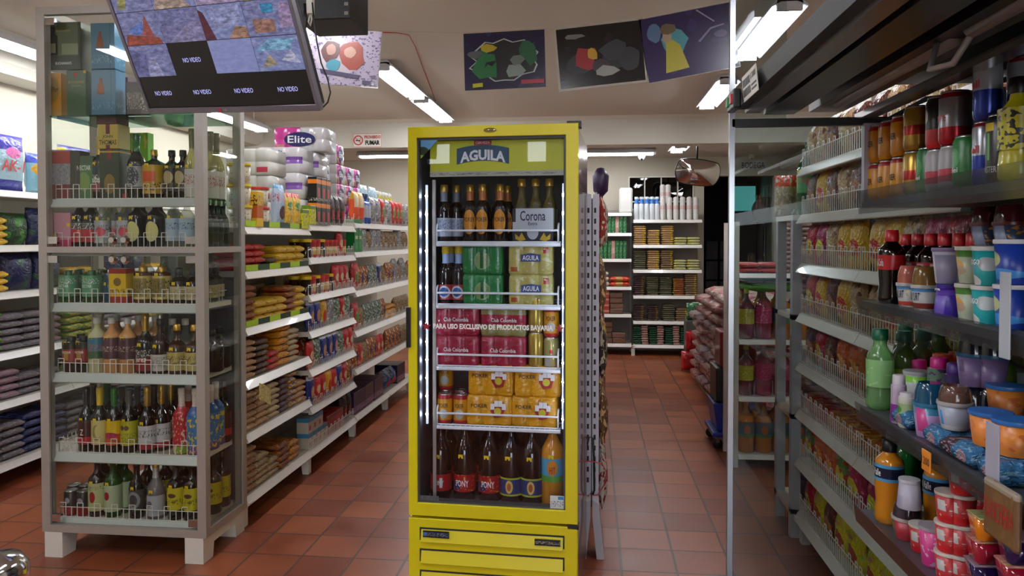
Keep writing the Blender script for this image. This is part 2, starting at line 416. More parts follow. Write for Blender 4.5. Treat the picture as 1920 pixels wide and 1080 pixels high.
# ------------------------------------------------------------------ shelving
def shelf_mesh(L, D, m0=WHITE, m1=LIP, th=.03, lip=.042):
    mb = MB(); mb.box(0, L, 0, D, -th, 0, 0)
    mb.prism([(0.001, 0.001), (-.022, -lip+.004), (-.019, -lip), (.006, -lip), (.006, 0.0005)], 'x', 0, L, 1)
    return mb.mesh('shelf', [m0, m1])
def fence_mesh(L, m=WIRE, h=.05, loop=.068, step=.026, D=0, r=.0021, style='loop'):
    mb = MB(); y = .006
    mb.bar((0, y, h), (L, y, h), r); mb.bar((0, y, .003), (L, y, .003), r)
    n = int(L/step); k = 0
    for i in range(n+1):
        x = i*L/n; up = style == 'loop' and i % 3 != 2
        mb.bar((x, y, .002), (x, y, loop if up else h), r)
        if up and i % 3 == 0 and i < n: mb.bar((x, y, loop), (x+L/n, y, loop), r)
    if style == 'end':
        for s in (0, L): mb.bar((s, y, loop), (s, y, 0), r)
    if D:
        for s in (0, L):
            mb.bar((s, y, h), (s, D, h), r)
            for i in range(int(D/step)): mb.bar((s, y+i*step, 0), (s, y+i*step, loop), r)
    return mb.mesh('wire_fence', m)
def bay(name, label, O, rz, L, zs, D, fences, top, group, foot=.13, feet=(0,), tip=None, panel=WHITE, fence_h=.05, strips=()):
    """one bay of shelving. O: floor point under the front end of the lip line; x along the front, y inward"""
    t = thing(name, label, 'shelving', O, rz, group)
    mb = MB(); mb.box(0, L, D, D+.012, .1, top)
    mb.build('back_panel', panel, t)
    sm = shelf_mesh(L-.004, D); fm = fence_mesh(L-.02, h=fence_h, loop=fence_h+.018)
    for i, z in enumerate(zs):
        s = link('shelf', sm, t, (.002, .022, z))
        if i in fences: link('wire_fence', fm, s, (.008, 0, 0))
        if i in strips:
            q = MB()
            n = 6
            for k in range(n): q.box(.02+k*L/n*.97, .02+(k+.99)*L/n*.97, -.002, 0, .001, .032, k % 2)
            q.build('price_strip', [mat('lime_strip', 'a6c81c', .4), mat('dark_green_strip', '1c3a22', .4)], s, loc=(0, -.0005, 0))
    for x in feet:
        f = MB(); f.prism([(.03, 0), (.03, foot-.04), (.0, foot), (D+.03, foot), (D+.03, 0), (D-.02, 0), (D-.04, foot-.05), (.08, foot-.05), (.07, 0)], 'x', x, x+.045)
        f.build('foot', WHITE, t)
        u = MB(); u.box(x, x+.045, D+.012, D+.055, 0, top+.02)
        u.build('upright', GREYW, t)
    return t
# ------------------------------------------------------------------ room
CEIL = mat('ceiling_paint', 'd2c8bb', .9, var=.02, bscale=3); WALL = mat('cream_wall_paint', 'bcb5a4', .85, var=.02, bscale=4)
BEAM = mat('beam_paint', 'd2cec2', .85, var=.02, bscale=4)
def floor_mat():
    m = bpy.data.materials.new('terracotta_tile'); m.use_nodes = True; n = m.node_tree.nodes; l = m.node_tree.links; b = n['Principled BSDF']
    tc = n.new('ShaderNodeTexCoord'); mp = n.new('ShaderNodeMapping'); l.new(tc.outputs['Object'], mp.inputs[0]); mp.inputs['Location'].default_value = (.114+.25, .11, 0)
    br = n.new('ShaderNodeTexBrick'); br.offset = 0; br.squash = 1
    for k, v in (('Scale', 1), ('Mortar Size', .0055), ('Mortar Smooth', .2), ('Bias', 0), ('Brick Width', .25), ('Row Height', .25)): br.inputs[k].default_value = v
    br.inputs['Color1'].default_value = lin('96522f'); br.inputs['Color2'].default_value = lin('743620'); br.inputs['Mortar'].default_value = lin('4a3528')
    l.new(mp.outputs[0], br.inputs[0])
    nz = n.new('ShaderNodeTexNoise'); nz.inputs['Scale'].default_value = 5; nz.inputs['Detail'].default_value = 5; l.new(tc.outputs['Object'], nz.inputs[0])
    mr = n.new('ShaderNodeMapRange'); mr.inputs[1].default_value = .3; mr.inputs[2].default_value = .7; mr.inputs[3].default_value = .82; mr.inputs[4].default_value = 1.12; l.new(nz.outputs[0], mr.inputs[0])
    mx = n.new('ShaderNodeMix'); mx.data_type = 'RGBA'; mx.blend_type = 'MULTIPLY'; mx.inputs[0].default_value = 1; l.new(br.outputs[0], mx.inputs[6]); l.new(mr.outputs[0], mx.inputs[7])
    l.new(mx.outputs[2], b.inputs['Base Color'])
    r2 = n.new('ShaderNodeMapRange'); r2.inputs[3].default_value = .22; r2.inputs[4].default_value = .5; l.new(nz.outputs[0], r2.inputs[0]); l.new(r2.outputs[0], b.inputs['Roughness'])
    bp = n.new('ShaderNodeBump'); bp.invert = True; bp.inputs['Strength'].default_value = .5; bp.inputs['Distance'].default_value = .004; l.new(br.outputs['Fac'], bp.inputs['Height']); l.new(bp.outputs[0], b.inputs['Normal'])
    return m
XL_, XR_, YB = -4.1, 2.6, 10.3
def sbox(name, x0, x1, y0, y1, z0, z1, m): return struct(MB().box(x0, x1, y0, y1, z0, z1).build(name, m))
sbox('floor', XL_-.1, XR_+.1, -3.6, 13.0, -.1, 0, floor_mat())
sbox('ceiling', XL_-.1, XR_+.1, -3.6, 8.35, 2.87, 2.97, CEIL)
sbox('ceiling_back', XL_-.1, XR_+.1, 8.6, YB+.1, 2.62, 2.72, CEIL)
sbox('wall_left', XL_-.1, XL_, -3.6, YB, 0, 2.87, WALL)
sbox('wall_right', XR_, XR_+.1, -3.6, 13.0, 0, 2.87, WALL)
sbox('trim_beam', XL_, XR_, 8.35, 8.6, 2.555, 2.87, BEAM)
struct(MB().prism([(XL_, 2.60), (-3.86, 2.60), (-3.80, 2.66), (-3.80, 2.87), (XL_, 2.87)], 'y', -3.5, 8.35).build('trim_cornice', BEAM))
struct(MB().prism([(8.35, 2.87), (8.35, 2.83), (8.31, 2.87)], 'x', -3.8, XR_).build('trim_cove', CEIL))
# street front behind the viewer: wide shutter opening and two transom windows let the daylight in
FW_ = mat('front_wall', '6a625a', .8)
for n_, a in (('wall_front', (XL_, -2.75, 0, 2.87)), ('wall_front_low', (-2.75, -.75, 0, 2.48)), ('wall_front_top', (-2.75, -.75, 2.74, 2.87)), ('wall_front_mid', (-2.45, -1.45, 2.48, 2.74)), ('wall_front_side', (-1.2, -.75, 2.48, 2.74)), ('wall_front_header', (-.75, XR_, 2.55, 2.87)), ('wall_front_pier', (1.35, XR_, 0, 2.55))):
    sbox(n_, a[0], a[1], -3.6, -3.5, a[2], a[3], FW_)
sbox('ground_street', -12, 12, -16, -3.6, -.12, -.02, mat('street', '6c6a66', .9))
# back wall with a window opening and the opening to the store room
sbox('wall_back', XL_, .5, YB, YB+.12, 0, 2.62, WALL)
sbox('wall_back_under_window', .5, 1.36, YB, YB+.12, 0, 1.72, WALL)
sbox('wall_back_over_window', .5, 1.36, YB, YB+.12, 2.36, 2.62, WALL)
sbox('wall_back_pier', 1.36, 1.5, YB, YB+.12, 0, 2.62, WALL)
sbox('wall_back_header', 1.5, XR_, YB, YB+.12, 2.36, 2.62, WALL)
sbox('wall_back_jamb', 2.42, XR_, YB, YB+.12, 0, 2.36, WALL)
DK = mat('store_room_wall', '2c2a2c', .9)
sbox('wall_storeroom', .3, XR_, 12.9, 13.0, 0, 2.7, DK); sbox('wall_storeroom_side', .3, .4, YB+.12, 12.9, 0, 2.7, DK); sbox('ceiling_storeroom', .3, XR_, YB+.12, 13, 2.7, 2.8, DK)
w = struct(thing('window_1', 'white barred interior window', 'window', (.5, YB, 0))); del w['label']; del w['category']
f = MB()
for x in (0, .21, .43, .65, .855): f.box(x-.008, x+.008, -.012, .0, 1.72, 2.36)
for z in (1.725, 2.02, 2.355): f.box(-.008, .863, -.012, .0, z-.008, z+.008)
f.build('window_frame', WHITE, w)
MB().box(0, .86, .03, .036, 1.72, 2.36).build('window_pane', glass('window_glass', '505a58', 1.6), w)
# ------------------------------------------------------------------ ceiling lights
TUBEM = mat('tube_glow', 'ffffff', .5, emit=TUBE, ecol=(.93, .95, 1))
HOUS = mat('lamp_housing', 'c8c8cc', .4)
def lamp(label, x, y, z, L=1.22, along='y', grp='ceiling tube lights', rods=False):
    t = thing('tube_light', label, 'light', (x, y, z), 0 if along == 'y' else -PI/2, grp)
    h = MB(); h.prism([(-.075, -.02), (-.05, .0), (.05, .0), (.075, -.02), (.105, -.055), (.10, -.06), (.045, -.03), (-.045, -.03), (-.10, -.06), (-.105, -.055)], 'y', 0, L)
    for e in (0, L-.03): h.box(-.07, .07, e, e+.03, -.08, -.02)
    if rods:
        for e in (.2, L-.2): h.bar((0, e, 0), (0, e, 2.868-z), .006, 6)
    h.build('housing', HOUS, t)
    for s in (-1, 1):
        MB().bar((s*.037, .03, -.062), (s*.037, L-.03, -.062), .0165, 10).build('tube', TUBEM, t)
lamp('tube light over the long gondola, nearer of the pair', -1.60, 5.55, 2.868)
lamp('tube light over the long gondola, farther of the pair under the red cable', -1.60, 6.9, 2.868)
lamp('tube light over the long gondola, above the screen and out of view', -1.60, 3.2, 2.868)
lamp('broad tube light beside the open cooler canopy', 1.10, 4.35, 2.868)
lamp('tube light above the snack gondola behind the posters', 1.12, 6.35, 2.868)
lamp('tube light over the open cooler, above the view', 1.10, 1.9, 2.868)
lamp('hanging tube light on the cornice side, nearest the glass cabinet', -3.48, 3.7, 2.72, rods=True)
lamp('hanging tube light on the cornice side, second one', -3.48, 4.98, 2.72, rods=True)
lamp('hanging tube light on the cornice side, third one', -3.48, 6.4, 2.72, rods=True)
lamp('tube light mounted crosswise in the back bay', -.35, 9.3, 2.62, 1.12, 'x')
lamp('short tube light in the back bay beside the camera dome', 1.0, 8.62, 2.618, .5)
lamp('tube light in the back bay behind the long gondola', -2.95, 9.25, 2.62, 1.15, 'x')
lamp('unseen tube light added over the shop entrance for front light', -.3, .2, 2.868)  # added out of view to light the surfaces facing the entrance
lamp('unseen tube light added near the entrance to brighten the liquor cabinet', -1.9, .7, 2.868)  # extra lamp above the view, brightens the liquor cabinet front
lamp('unseen tube light added near the entrance on the cornice side', -3.3, .6, 2.868)  # added unseen for more front light on the cabinet side
lamp('unseen tube light added over the entrance to brighten the cooler', 1.0, -1.4, 2.868)  # added behind the viewer to brighten the cooler goods
lamp('unseen tube light added over the entrance, left of the doorway', -1.7, -1.7, 2.868)  # added behind the viewer as front light, also reflects in the fridge glass
# ------------------------------------------------------------------ small fixtures
def dome_cam(label, x, y, z):
    t = thing('security_camera', label, 'camera', (x, y, z))
    MB().lathe([(.055, 0), (.055, -.05), (.045, -.06)], 16).build('mount', WHITE, t)
    MB().lathe([(.045, -.06), (.042, -.1), (.028, -.13), (.0, -.14)], 16).build('shell', WHITE, t)
    MB().lathe([(.016, 0), (.014, -.02), (0, -.024)], 12, c=(0, 0)).build('lens', BLACK, t, loc=(0, -.02, -.118))
    return t
dome_cam('white dome security camera below the crosswise tube light', Xat(1202, 9.4), 9.35, 2.62)
dome_cam('white dome security camera above the black lettered door sign', Xat(1408, 10.1), 10.1, 2.62).scale = (.8, .8, .42)
t = thing('no_smoking_sign', 'white no smoking sign with red border on the beam', 'sign', (Xat(689, 8.33), 8.345, 2.64))
MB().box(-.175, .175, -.006, 0, -.08, .08).build('board', mat('sign_white', 'e8e4da', .4), t, .002)
g = MB()
for a in (0, 1):
    g.box(-.168, .168, -.008, -.006, (.074 if a else -.077), (.077 if a else -.074)); g.box((.165 if a else -.168), (.168 if a else -.165), -.008, -.006, -.077, .077)
g.build('red_border', RED, t)
g = MB(); n = 24
for i in range(n):
    a0, a1 = 2*PI*i/n, 2*PI*(i+1)/n
    g.add([(-.105+r*math.cos(a), -.009, r*math.sin(a)) for a in (a0, a1) for r in (.045, .056)], [(0, 1, 3, 2)])
g.bar((-.142, -.0085, .036), (-.068, -.0085, -.036), .004)
g.build('prohibition_ring', RED, t)
MB().box(-.135, -.08, -.0085, -.007, -.008, .004).bar((-.085, -.008, .01), (-.078, -.008, .03), .003).build('cigarette_mark', BPRINT, t)
link('lettering', txt('PROHIBIDO', .19, .036, RED, bold=.03), t, (.062, -.0085, .036)); link('lettering', txt('FUMAR', .17, .052, BPRINT, bold=.05), t, (.062, -.0085, -.028))
t = thing('door_sign', 'white sign reading BODEGA above the store room doorway', 'sign', (Xat(1411, YB), YB-.005, 2.50))
MB().box(-.17, .17, -.004, 0, -.065, .065).build('board', mat('sign_grey', 'bdbab4', .5), t, .002)
link('lettering', txt('BODEGA', .30, .08, BPRINT, bold=.008), t, (0, -.006, 0))
# store room contents
t = thing('cold_room_panel', 'teal lit panel seen through the store room doorway', 'panel', (Xat(1396, 11.8), 11.85, 1.95))
MB().box(-.17, .17, 0, .04, 0, .38).build('panel', mat('teal_panel', '58aaa6', .5, emit=.35), t)
MB().box(-.19, .19, .04, .07, -1.95, .42).build('panel_frame', DARK, t)
t = thing('grey_fan', 'grey round fan standing in the dark store room doorway', 'fan', (Xat(1434, 11.2), 11.2, 0))
MB().lathe([(.2, 0), (.2, .03), (.03, .05), (.025, 1.7)], 16).build('stand', DARK, t)
o = MB().lathe([(.0, -.07), (.17, -.05), (.2, 0), (.17, .05), (0, .07)], 20).build('guard', mat('fan_grey', '6a6460', .5), t, loc=(0, -.04, 1.93)); o.rotation_euler = (PI/2, 0, 0)
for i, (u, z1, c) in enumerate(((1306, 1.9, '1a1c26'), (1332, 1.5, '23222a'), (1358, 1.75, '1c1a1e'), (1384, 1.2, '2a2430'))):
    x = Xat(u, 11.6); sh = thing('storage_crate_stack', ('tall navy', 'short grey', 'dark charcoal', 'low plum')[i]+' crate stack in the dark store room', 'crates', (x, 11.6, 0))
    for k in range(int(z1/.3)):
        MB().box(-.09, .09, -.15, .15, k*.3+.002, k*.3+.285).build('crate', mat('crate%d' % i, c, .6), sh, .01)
t = thing('pipe_box', 'grey wall duct running beside the ceiling near the store room', 'duct', (2.5, 8.7, 2.42))
MB().box(-.06, .095, 0, 1.4, 0, .1).build('duct', WHITE, t, .01); MB().box(-.065, .095, -.015, 0, -.005, .105).build('end_cap', mat('duct_end', '6c6a66', .5), t)
t = thing('convex_mirror', 'rounded rectangular convex mirror hung by the store room opening', 'mirror', (Xat(1307, 8.65), 8.65, 2.265))
def dome(w, h, dep, nn=14):
    vs = []; fs = []
    for j in range(nn+1):
        for i in range(nn+1):
            u, v = 2*i/nn-1, 2*j/nn-1; k = 1-.16*(u*u*v*v); k2 = 1
            vs.append((u*w/2*k*(1-.06*abs(v)*(v < 0)), -dep*(1-u*u)*(1-v*v)*1.0-dep*.2, v*h/2*k))
    for j in range(nn):
        for i in range(nn): a = j*(nn+1)+i; fs.append((a, a+1, a+nn+2, a+nn+1))
    return vs, fs
vs, fs = dome(.50, .29, .07)
o = MB().add(vs, fs, 0, True).build('mirror_face', mat('mirror', 'cfc8c4', .03, 1, var=.001), t); o.rotation_euler = (R(16), R(6), R(8))
edge = [vs[i] for i in range(0, 15)]+[vs[j*15+14] for j in range(1, 15)]+[vs[14*15+i] for i in range(13, -1, -1)]+[vs[j*15] for j in range(13, 0, -1)]
o = MB().tube([(x, y+.012, z) for x, y, z in edge+edge[:1]], .011, 6).build('rubber_rim', BLACK, t); o.rotation_euler = (R(16), R(6), R(8))
MB().bar((0, .05, .03), (.0, .0, .60), .012, 8).build('hanger', DARK, t)
# ------------------------------------------------------------------ glass liquor cabinet
def XLoc(u, O, rz, yl):
    """x along a shelf front at which the sight line of image column u crosses depth yl of that shelf"""
    t = (u-960)/1400.0; dx, dy = -SA+CA*t, CA+SA*t; c, s = math.cos(rz), math.sin(rz)
    px, py = O[0]-s*yl, O[1]+c*yl
    return (-(px)*dy+py*dx)/(c*dy-s*dx) if abs(c*dy-s*dx) > 1e-6 else 0
def row(where, O, rz, z, items, y0=.01):
    """items: (u, kind[, extra depth[, z offset[, turn]]])"""
    tot = {}
    for it in items: tot[it[1].desc] = tot.get(it[1].desc, 0)+1
    n = {}
    c, s = math.cos(rz), math.sin(rz)
    for it in items:
        u, k = it[:2]; yd = it[2] if len(it) > 2 else 0; dz = it[3] if len(it) > 3 else 0; tr = it[4] if len(it) > 4 else 0
        yl = y0+k.d/2+yd; x = XLoc(u, O, rz, yl)
        n[k.desc] = n.get(k.desc, 0)+1
        lb = k.desc+(', '+od(n[k.desc])+' along' if tot[k.desc] > 1 else '')+', '+where
        put(k, lb, (O[0]+c*x-s*yl, O[1]+s*x+c*yl, z+dz+.001), rz+tr+random.uniform(-.06, .06), k.plural+', '+where if tot[k.desc] > 1 else None)
CX0, CX1, CY0, CY1 = -2.585, -1.768, 3.25, 3.66
cab = thing('liquor_cabinet', 'tall aluminium and glass liquor cabinet standing at the gondola end', 'cabinet', (CX0, CY0, 0))
Wc, Dc = CX1-CX0, CY1-CY0
f = MB(); p = .042
for x in (0, Wc-p):
    for y in (0, Dc-p): f.box(x, x+p, y, y+p, .12, 2.585)
for z0, z1 in ((.12, .155), (1.44, 1.468), (2.55, 2.585)):
    f.box(p, Wc-p, 0, p*.7, z0, z1); f.box(p, Wc-p, Dc-p*.7, Dc, z0, z1)
    for x in (0, Wc-p): f.box(x, x+p, p, Dc-p, z0, z1)
f.build('frame', ALU, cab)
for x0 in (.012, Wc-.125+.02):
    q = MB(); q.prism([(0, 0), (0, .12), (Dc, .12), (Dc, 0), (Dc-.09, 0), (Dc-.10, .07), (.10, .07), (.09, 0)], 'x', x0, x0+.09); q.build('foot', WHITE, cab)
PANE = glass('cabinet_glass', 'f6f8f6', .75)
mid = Wc/2-.0
for x0, x1 in ((p, mid-.002), (mid+.002, Wc-p)):
    for z0, z1 in ((.157, 1.438), (1.47, 2.548)):
        d = MB().box(x0, x1, .012, .017, z0, z1).build('glass_door', PANE, cab)
        for zz in (z0+.012, z1-.045):
            xx = x0-.002 if x0 < mid-.1 else x1-.048
            MB().box(xx, xx+.05, .005, .024, zz, zz+.033).build('hinge_clip', CHROME, d)
for k, (x, z) in enumerate(((mid-.03, 1.50), (mid+.03, 1.50), (mid-.03, 1.41), (mid+.03, 1.41))):
    o = MB().lathe([(.005, 0), (.007, .008), (.021, .014), (.024, .022), (.014, .034)], 8, sm=False).build('door_knob', CHROME, cab, loc=(x, .012, z)); o.rotation_euler = (PI/2, 0, 0)
for z0, z1 in ((.157, 1.438), (1.47, 2.548)):
    MB().box(Wc-.012, Wc-.007, p, Dc-p, z0, z1).build('side_pane', PANE, cab)
    MB().box(.007, .012, p, Dc-p, z0, z1).build('side_pane', PANE, cab)
PEG = mat('pegboard', 'a9a7a4', .6)
q = MB(); q.box(.42, Wc-p, Dc-.012, Dc-.004, .16, 1.3, 0)
for i in range(12):
    for j in range(30): q.box(.44+i*.028, .444+i*.028, Dc-.0135, Dc-.012, .3+j*.032, .306+j*.032, 1)
q.build('back_panel', [mat('cab_back', '55535a', .6), SLOT], cab)
MB().box(p, Wc-p, .03, Dc-.03, 2.078, 2.086).build('glass_shelf', glass('green_glass', '9fc9b0', 1), cab)
CZ = [1.693, 1.464, 1.198, .864, .485, .172]
sl = Wc-.02-p-.0; sm = shelf_mesh(sl-.02, .31, WHITE, mat('cab_lip', 'c6cbc6', .3), th=.025, lip=.04); fm = fence_mesh(sl-.05, WIRE, h=.05, loop=.07, step=.029, D=.28)
for z in CZ:
    s_ = link('shelf', sm, cab, (p-.012, .05, z)); link('wire_fence', fm, s_, (.02, .0, 0))
# liquor kinds
Gn = lambda n, c, r=.06: mat('glass_'+n, c, r, coat=.6)
DKG = Gn('dark_green', '0d1f12'); DKB = Gn('dark_brown', '1c0e08'); BLK = Gn('near_black', '0c0a0c'); CLR = glass('clear_bottle', 'e4e8e2', 1.0, .02, .12, 'c8ccc6')
GRN = glass('green_bottle', '3f9a4c', 1.0, .02, .35, '1f7a34'); AMB = Gn('amber', '5a2c0a'); PALE = glass('pale_wine', 'd8d6a8', 1.0, .02, .45, 'b5b07a')
goldcap = mat('gold_cap', 'c8a048', .3, .7); blackcap = mat('black_cap', '141414', .35); redcap = mat('red_cap', 'b81a20', .35); whitecap = mat('white_cap', 'd8d8d6', .35)
LB = lambda n, *a, **k: pack('label_'+n, *a, **k)
k_rum = bottle('rum_bottle', 'dark rum bottle with gold foil neck', .041, .30, DKB, goldcap, (.12, .5, LB('rum', '20283c', [('band', .0, .35, '8c2a28'), ('print', .3, .7, 'd8c8a0', 3)])), foil=goldcap, text=('Caldas', WPRINT, 1.2, .25))
k_champ = bottle('sparkling_bottle', 'green sparkling bottle with silver oval label', .042, .31, DKG, Gn('green_cap', '145a28'), (.18, .5, LB('champ', 'a2a8aa', [('oval', .5, .5, .35, .45, '3c444a'), ('spots', 14, .6, 'b4babc', 2)])), foil=Gn('green_foil', '1a6a30'), sh=.5, nk=.78)
k_orange = bottle('liqueur_bottle', 'round dark liqueur bottle with orange label', .052, .235, BLK, goldcap, (.1, .68, LB('orang', 'caa018', [('rect', .2, .8, .42, .78, 'd2501c'), ('print', .1, .4, '5a2a10', 4)])), sh=.66, nk=.82)
k_brownsq = bottle('brown_liqueur', 'brown liqueur bottle with cream crest label', .04, .23, DKB, blackcap, (.15, .62, LB('crest', '241c16', [('oval', .5, .6, .3, .28, 'b8a878'), ('print', .1, .4, 'a08850', 5)])), sh=.62, nk=.8)
k_wine = bottle('wine_bottle', 'pale wine bottle with white label and red script', .038, .33, PALE, Gn('foil_khaki', '6a6648'), (.02, .42, LB('winew', 'cfcdc4', [('print', .45, .8, 'a82838', 2)])), foil=Gn('foil_khaki', '6a6648'), sh=.45, nk=.72)
k_darkred = bottle('red_label_bottle', 'dark bottle with red and black label', .038, .25, BLK, redcap, (.1, .5, LB('redblk', 'b01f28', [('band', .6, 1, '1c1c1c'), ('print', .62, .9, 'd8d8d8', 6)])), sh=.55, nk=.76)
k_clear = bottle('aguardiente_bottle', 'clear spirit bottle with red cap and silver label', .036, .255, CLR, redcap, (.08, .5, LB('agu', 'b2b0b4', [('oval', .6, .5, .3, .2, 'c84050'), ('print', .55, .8, '50505c', 7)])), sh=.52, nk=.74)
k_round = bottle('round_label_bottle', 'dark bottle with round cream label', .043, .245, BLK, blackcap, None, sh=.56, nk=.76, round_label=(.075, .034, .048, mat('cream_label', 'd5cd84', .5, bump=.1)))
k_blue = bottle('clear_blue_label_bottle', 'clear bottle with pale blue label', .036, .25, CLR, whitecap, (.12, .55, LB('pblu', 'a8bccc', [('print', .5, .8, '3c5078', 8)])), sh=.55, nk=.75)
k_greenrow = bottle('green_beer_bottle', 'slim green bottle with silver badge', .03, .235, DKG, Gn('green_cap', '145a28'), (.3, .5, LB('badge', '1e3024', [('oval', .5, .5, .3, .4, 'a8b0ac')])), sh=.5, nk=.74)
k_flask = bottle('green_flask', 'squat green flask with yellow sticker', .043, .155, GRN, Gn('green_cap', '145a28'), (.2, .85, LB('flask', '5f9a74', [('print', .6, .85, 'd8e0d8', 9)])), sh=.72, nk=.86, nr=.016, text=('NECTAR', WPRINT, 1.2, .14))
k_redbox = carton('gift_box', 'yellow gift box with red top', .088, .07, .165, LB('ybox', 'd9b41c', [('band', .86, 1, '9a1e20'), ('band', 0, .2, 'a02620'), ('oval', .5, .62, .22, .12, '7a5a1c'), ('print', .28, .42, '5a3a14', 3)]))
k_amber = bottle('amber_square_bottle', 'amber bottle with gold framed label', .042, .175, AMB, goldcap, (.12, .75, LB('goldf', 'cbb86a', [('rect', .12, .88, .1, .9, '8c7a3a'), ('print', .3, .8, '3c2c10', 4)])), sh=.76, nk=.88, nr=.016)
k_squat = bottle('squat_brandy', 'squat brown brandy bottle with cream label', .04, .165, DKB, blackcap, (.12, .5, LB('brandy', 'c0b28a', [('print', .2, .8, '6a5a38', 2)])), sh=.55, nk=.8)
k_bluelit = bottle('small_blue_bottle', 'small blue gin bottle', .024, .145, glass('blue_bottle', '7fa8b8', 1, .02, .4, '2a6a90'), Gn('navycap', '1a2c50'), None, sh=.6, nk=.78)
k_cream = bottle('cream_liqueur', 'cream coloured liqueur bottle with teal label', .041, .265, mat('cream_liquid', 'c8c49a', .12, coat=.7), whitecap, (.26, .64, LB('teal', '2a7484', [('band', 0, .35, '3a5a3c'), ('print', .35, .7, 'c85038', 3)])), sh=.62, nk=.82)
k_peach = bottle('peach_liqueur', 'peach coloured liqueur bottle with purple label', .041, .265, mat('peach_liquid', 'c88f58', .12, coat=.7), whitecap, (.26, .64, LB('purp', '54303c', [('print', .35, .6, 'c0a890', 3)])), sh=.62, nk=.82)
k_blackwine = bottle('black_wine', 'black wine bottle with gold neck and red label', .044, .285, BLK, goldcap, (.05, .42, LB('bwine', '8c1c22', [('band', .6, 1, '15100e'), ('print', .62, .95, 'e0d8d0', 2)])), foil=goldcap, sh=.48, nk=.7, text=('Jerez', WPRINT, 1.3, .3))
k_whitelab = bottle('white_label_bottle', 'dark red bottle with low white label', .043, .26, Gn('dark_red', '2a0d10'), blackcap, (.06, .36, LB('wl', 'bcb8b2', [('print', .2, .85, '787070', 5)])), sh=.5, nk=.76)
k_amb2 = bottle('amber_rum', 'amber rum bottle with yellow label', .044, .235, Gn('amber2', '3c1c0a'), goldcap, (.08, .45, LB('ylab', 'b9a860', [('print', .3, .8, '5a2a10', 6)])), sh=.5, nk=.72)
k_nbox = bottle('nectar_flask', 'red and black flask with clear base', .04, .17, Gn('dark_red', '2a0d10'), blackcap, (.3, .85, LB('nect2', '8c2622', [('rect', .35, .65, .1, .55, 'b08838'), ('band', .66, 1, '24201e')])), sh=.8, nk=.9, nr=.016, text=('NECTAR', WPRINT, 1.2, .12))
k_jar = bottle('dark_jug', 'dark rounded spirit jug', .055, .20, Gn('jug', '1a0c0a'), blackcap, None, sh=.55, nk=.8, sticker=False)
def wine(n, desc, lab, foil, glass_=None, txt_=None): return bottle(n, desc, .039, .305, glass_ or BLK, foil, (.12, .5, lab), foil=foil, sh=.5, nk=.72, text=txt_)
k_w1 = wine('red_wine_bottle', 'wine bottle with brown and red label', LB('w1', '40201c', [('band', 0, .3, 'b02430')]), BLK, None, ('Z', WPRINT, .4, .25))
k_w2 = wine('moscato_bottle', 'wine bottle with cream crescent label', LB('w2', 'cbbf7c', [('oval', .55, .5, .25, .32, '9a8a4c'), ('oval', .65, .55, .2, .25, 'cbbf7c')]), mat('yellowcap', 'd0b020', .4))
k_w3 = wine('sunset_wine', 'wine bottle with yellow and orange sunset label', LB('w3', 'd8b41c', [('band', .0, .45, 'c85a28'), ('oval', .5, .4, .4, .12, 'b0305a')]), mat('greenfoil', '2c7a30', .3, .4))
k_w4 = wine('raisin_wine', 'wine bottle with yellow grape label', LB('w4', 'b8b42c', [('oval', .35, .72, .14, .1, '5a4a3a'), ('oval', .62, .72, .14, .1, '5a4a3a'), ('print', .1, .5, '6a6a1c', 4)]), CLR)
k_sp1 = bottle('sparkling_red', 'sparkling wine with gold foil and white label', .041, .315, BLK, goldcap, (.06, .42, LB('sp1', 'c6c6c8', [('band', 0, .22, 'a02838'), ('print', .5, .8, '50505a', 3)])), foil=GOLDM, sh=.45, nk=.7)
k_sp2 = bottle('kids_sparkling', 'red party sparkling bottle with dotted foil', .041, .31, mat('redbody', 'b02430', .2, coat=.5), mat('dotfoil', 'd8d2cc', .4), (.02, .58, LB('sp2', 'b4242c', [('band', 0, .2, '7aa030'), ('spots', 9, .6, 'e8b8a0', 4)])), foil=pack('dots', 'd8d2cc', [('spots', 26, .6, 'a02030', 5)]), sh=.56, nk=.76, sticker=False)
k_sp3 = bottle('blue_sparkling', 'blue party sparkling bottle with dotted foil', .041, .31, mat('bluebody', '2a5a9a', .2, coat=.5), mat('dotfoil', 'd8d2cc', .4), (.02, .58, LB('sp3', '3a74b0', [('band', 0, .2, '6a4a90'), ('spots', 9, .58, 'd8c040', 6)])), foil=pack('dots', 'd8d2cc', [('spots', 26, .6, 'a02030', 5)]), sh=.56, nk=.76, sticker=False)
k_apple = bottle('cider_bottle', 'dark cider bottle with red apple label', .042, .29, BLK, blackcap, (.1, .56, LB('apple', 'b7bb88', [('oval', .5, .5, .17, .2, 'a01c28'), ('print', .75, .9, '4a6a3a', 2)])), sh=.56, nk=.76)
k_apple2 = bottle('green_cider_bottle', 'green cider bottle with apple label', .04, .285, GRN, whitecap, (.1, .54, LB('apple2', 'aebc98', [('oval', .4, .6, .18, .16, 'a01c28')])), sh=.56, nk=.76)
k_badge = bottle('badge_bottle', 'dark bottle with grey badge label', .036, .275, BLK, blackcap, (.14, .5, LB('bdg', '3a3c40', [('oval', .5, .5, .4, .42, '8c9094'), ('oval', .5, .5, .26, .28, '3a3c40')])), sh=.52, nk=.74)
k_rose = bottle('clear_sparkling', 'clear sparkling bottle with frosted label', .041, .27, glass('frost', 'b0b0b4', 1, .05, .5, '8c8a8e'), GOLDM, (.06, .42, LB('frst', 'a8acb4', [('oval', .35, .6, .16, .14, '50586a')])), foil=mat('paper_foil', 'bcb8b8', .4, .3, bump=.5), sh=.48, nk=.76)
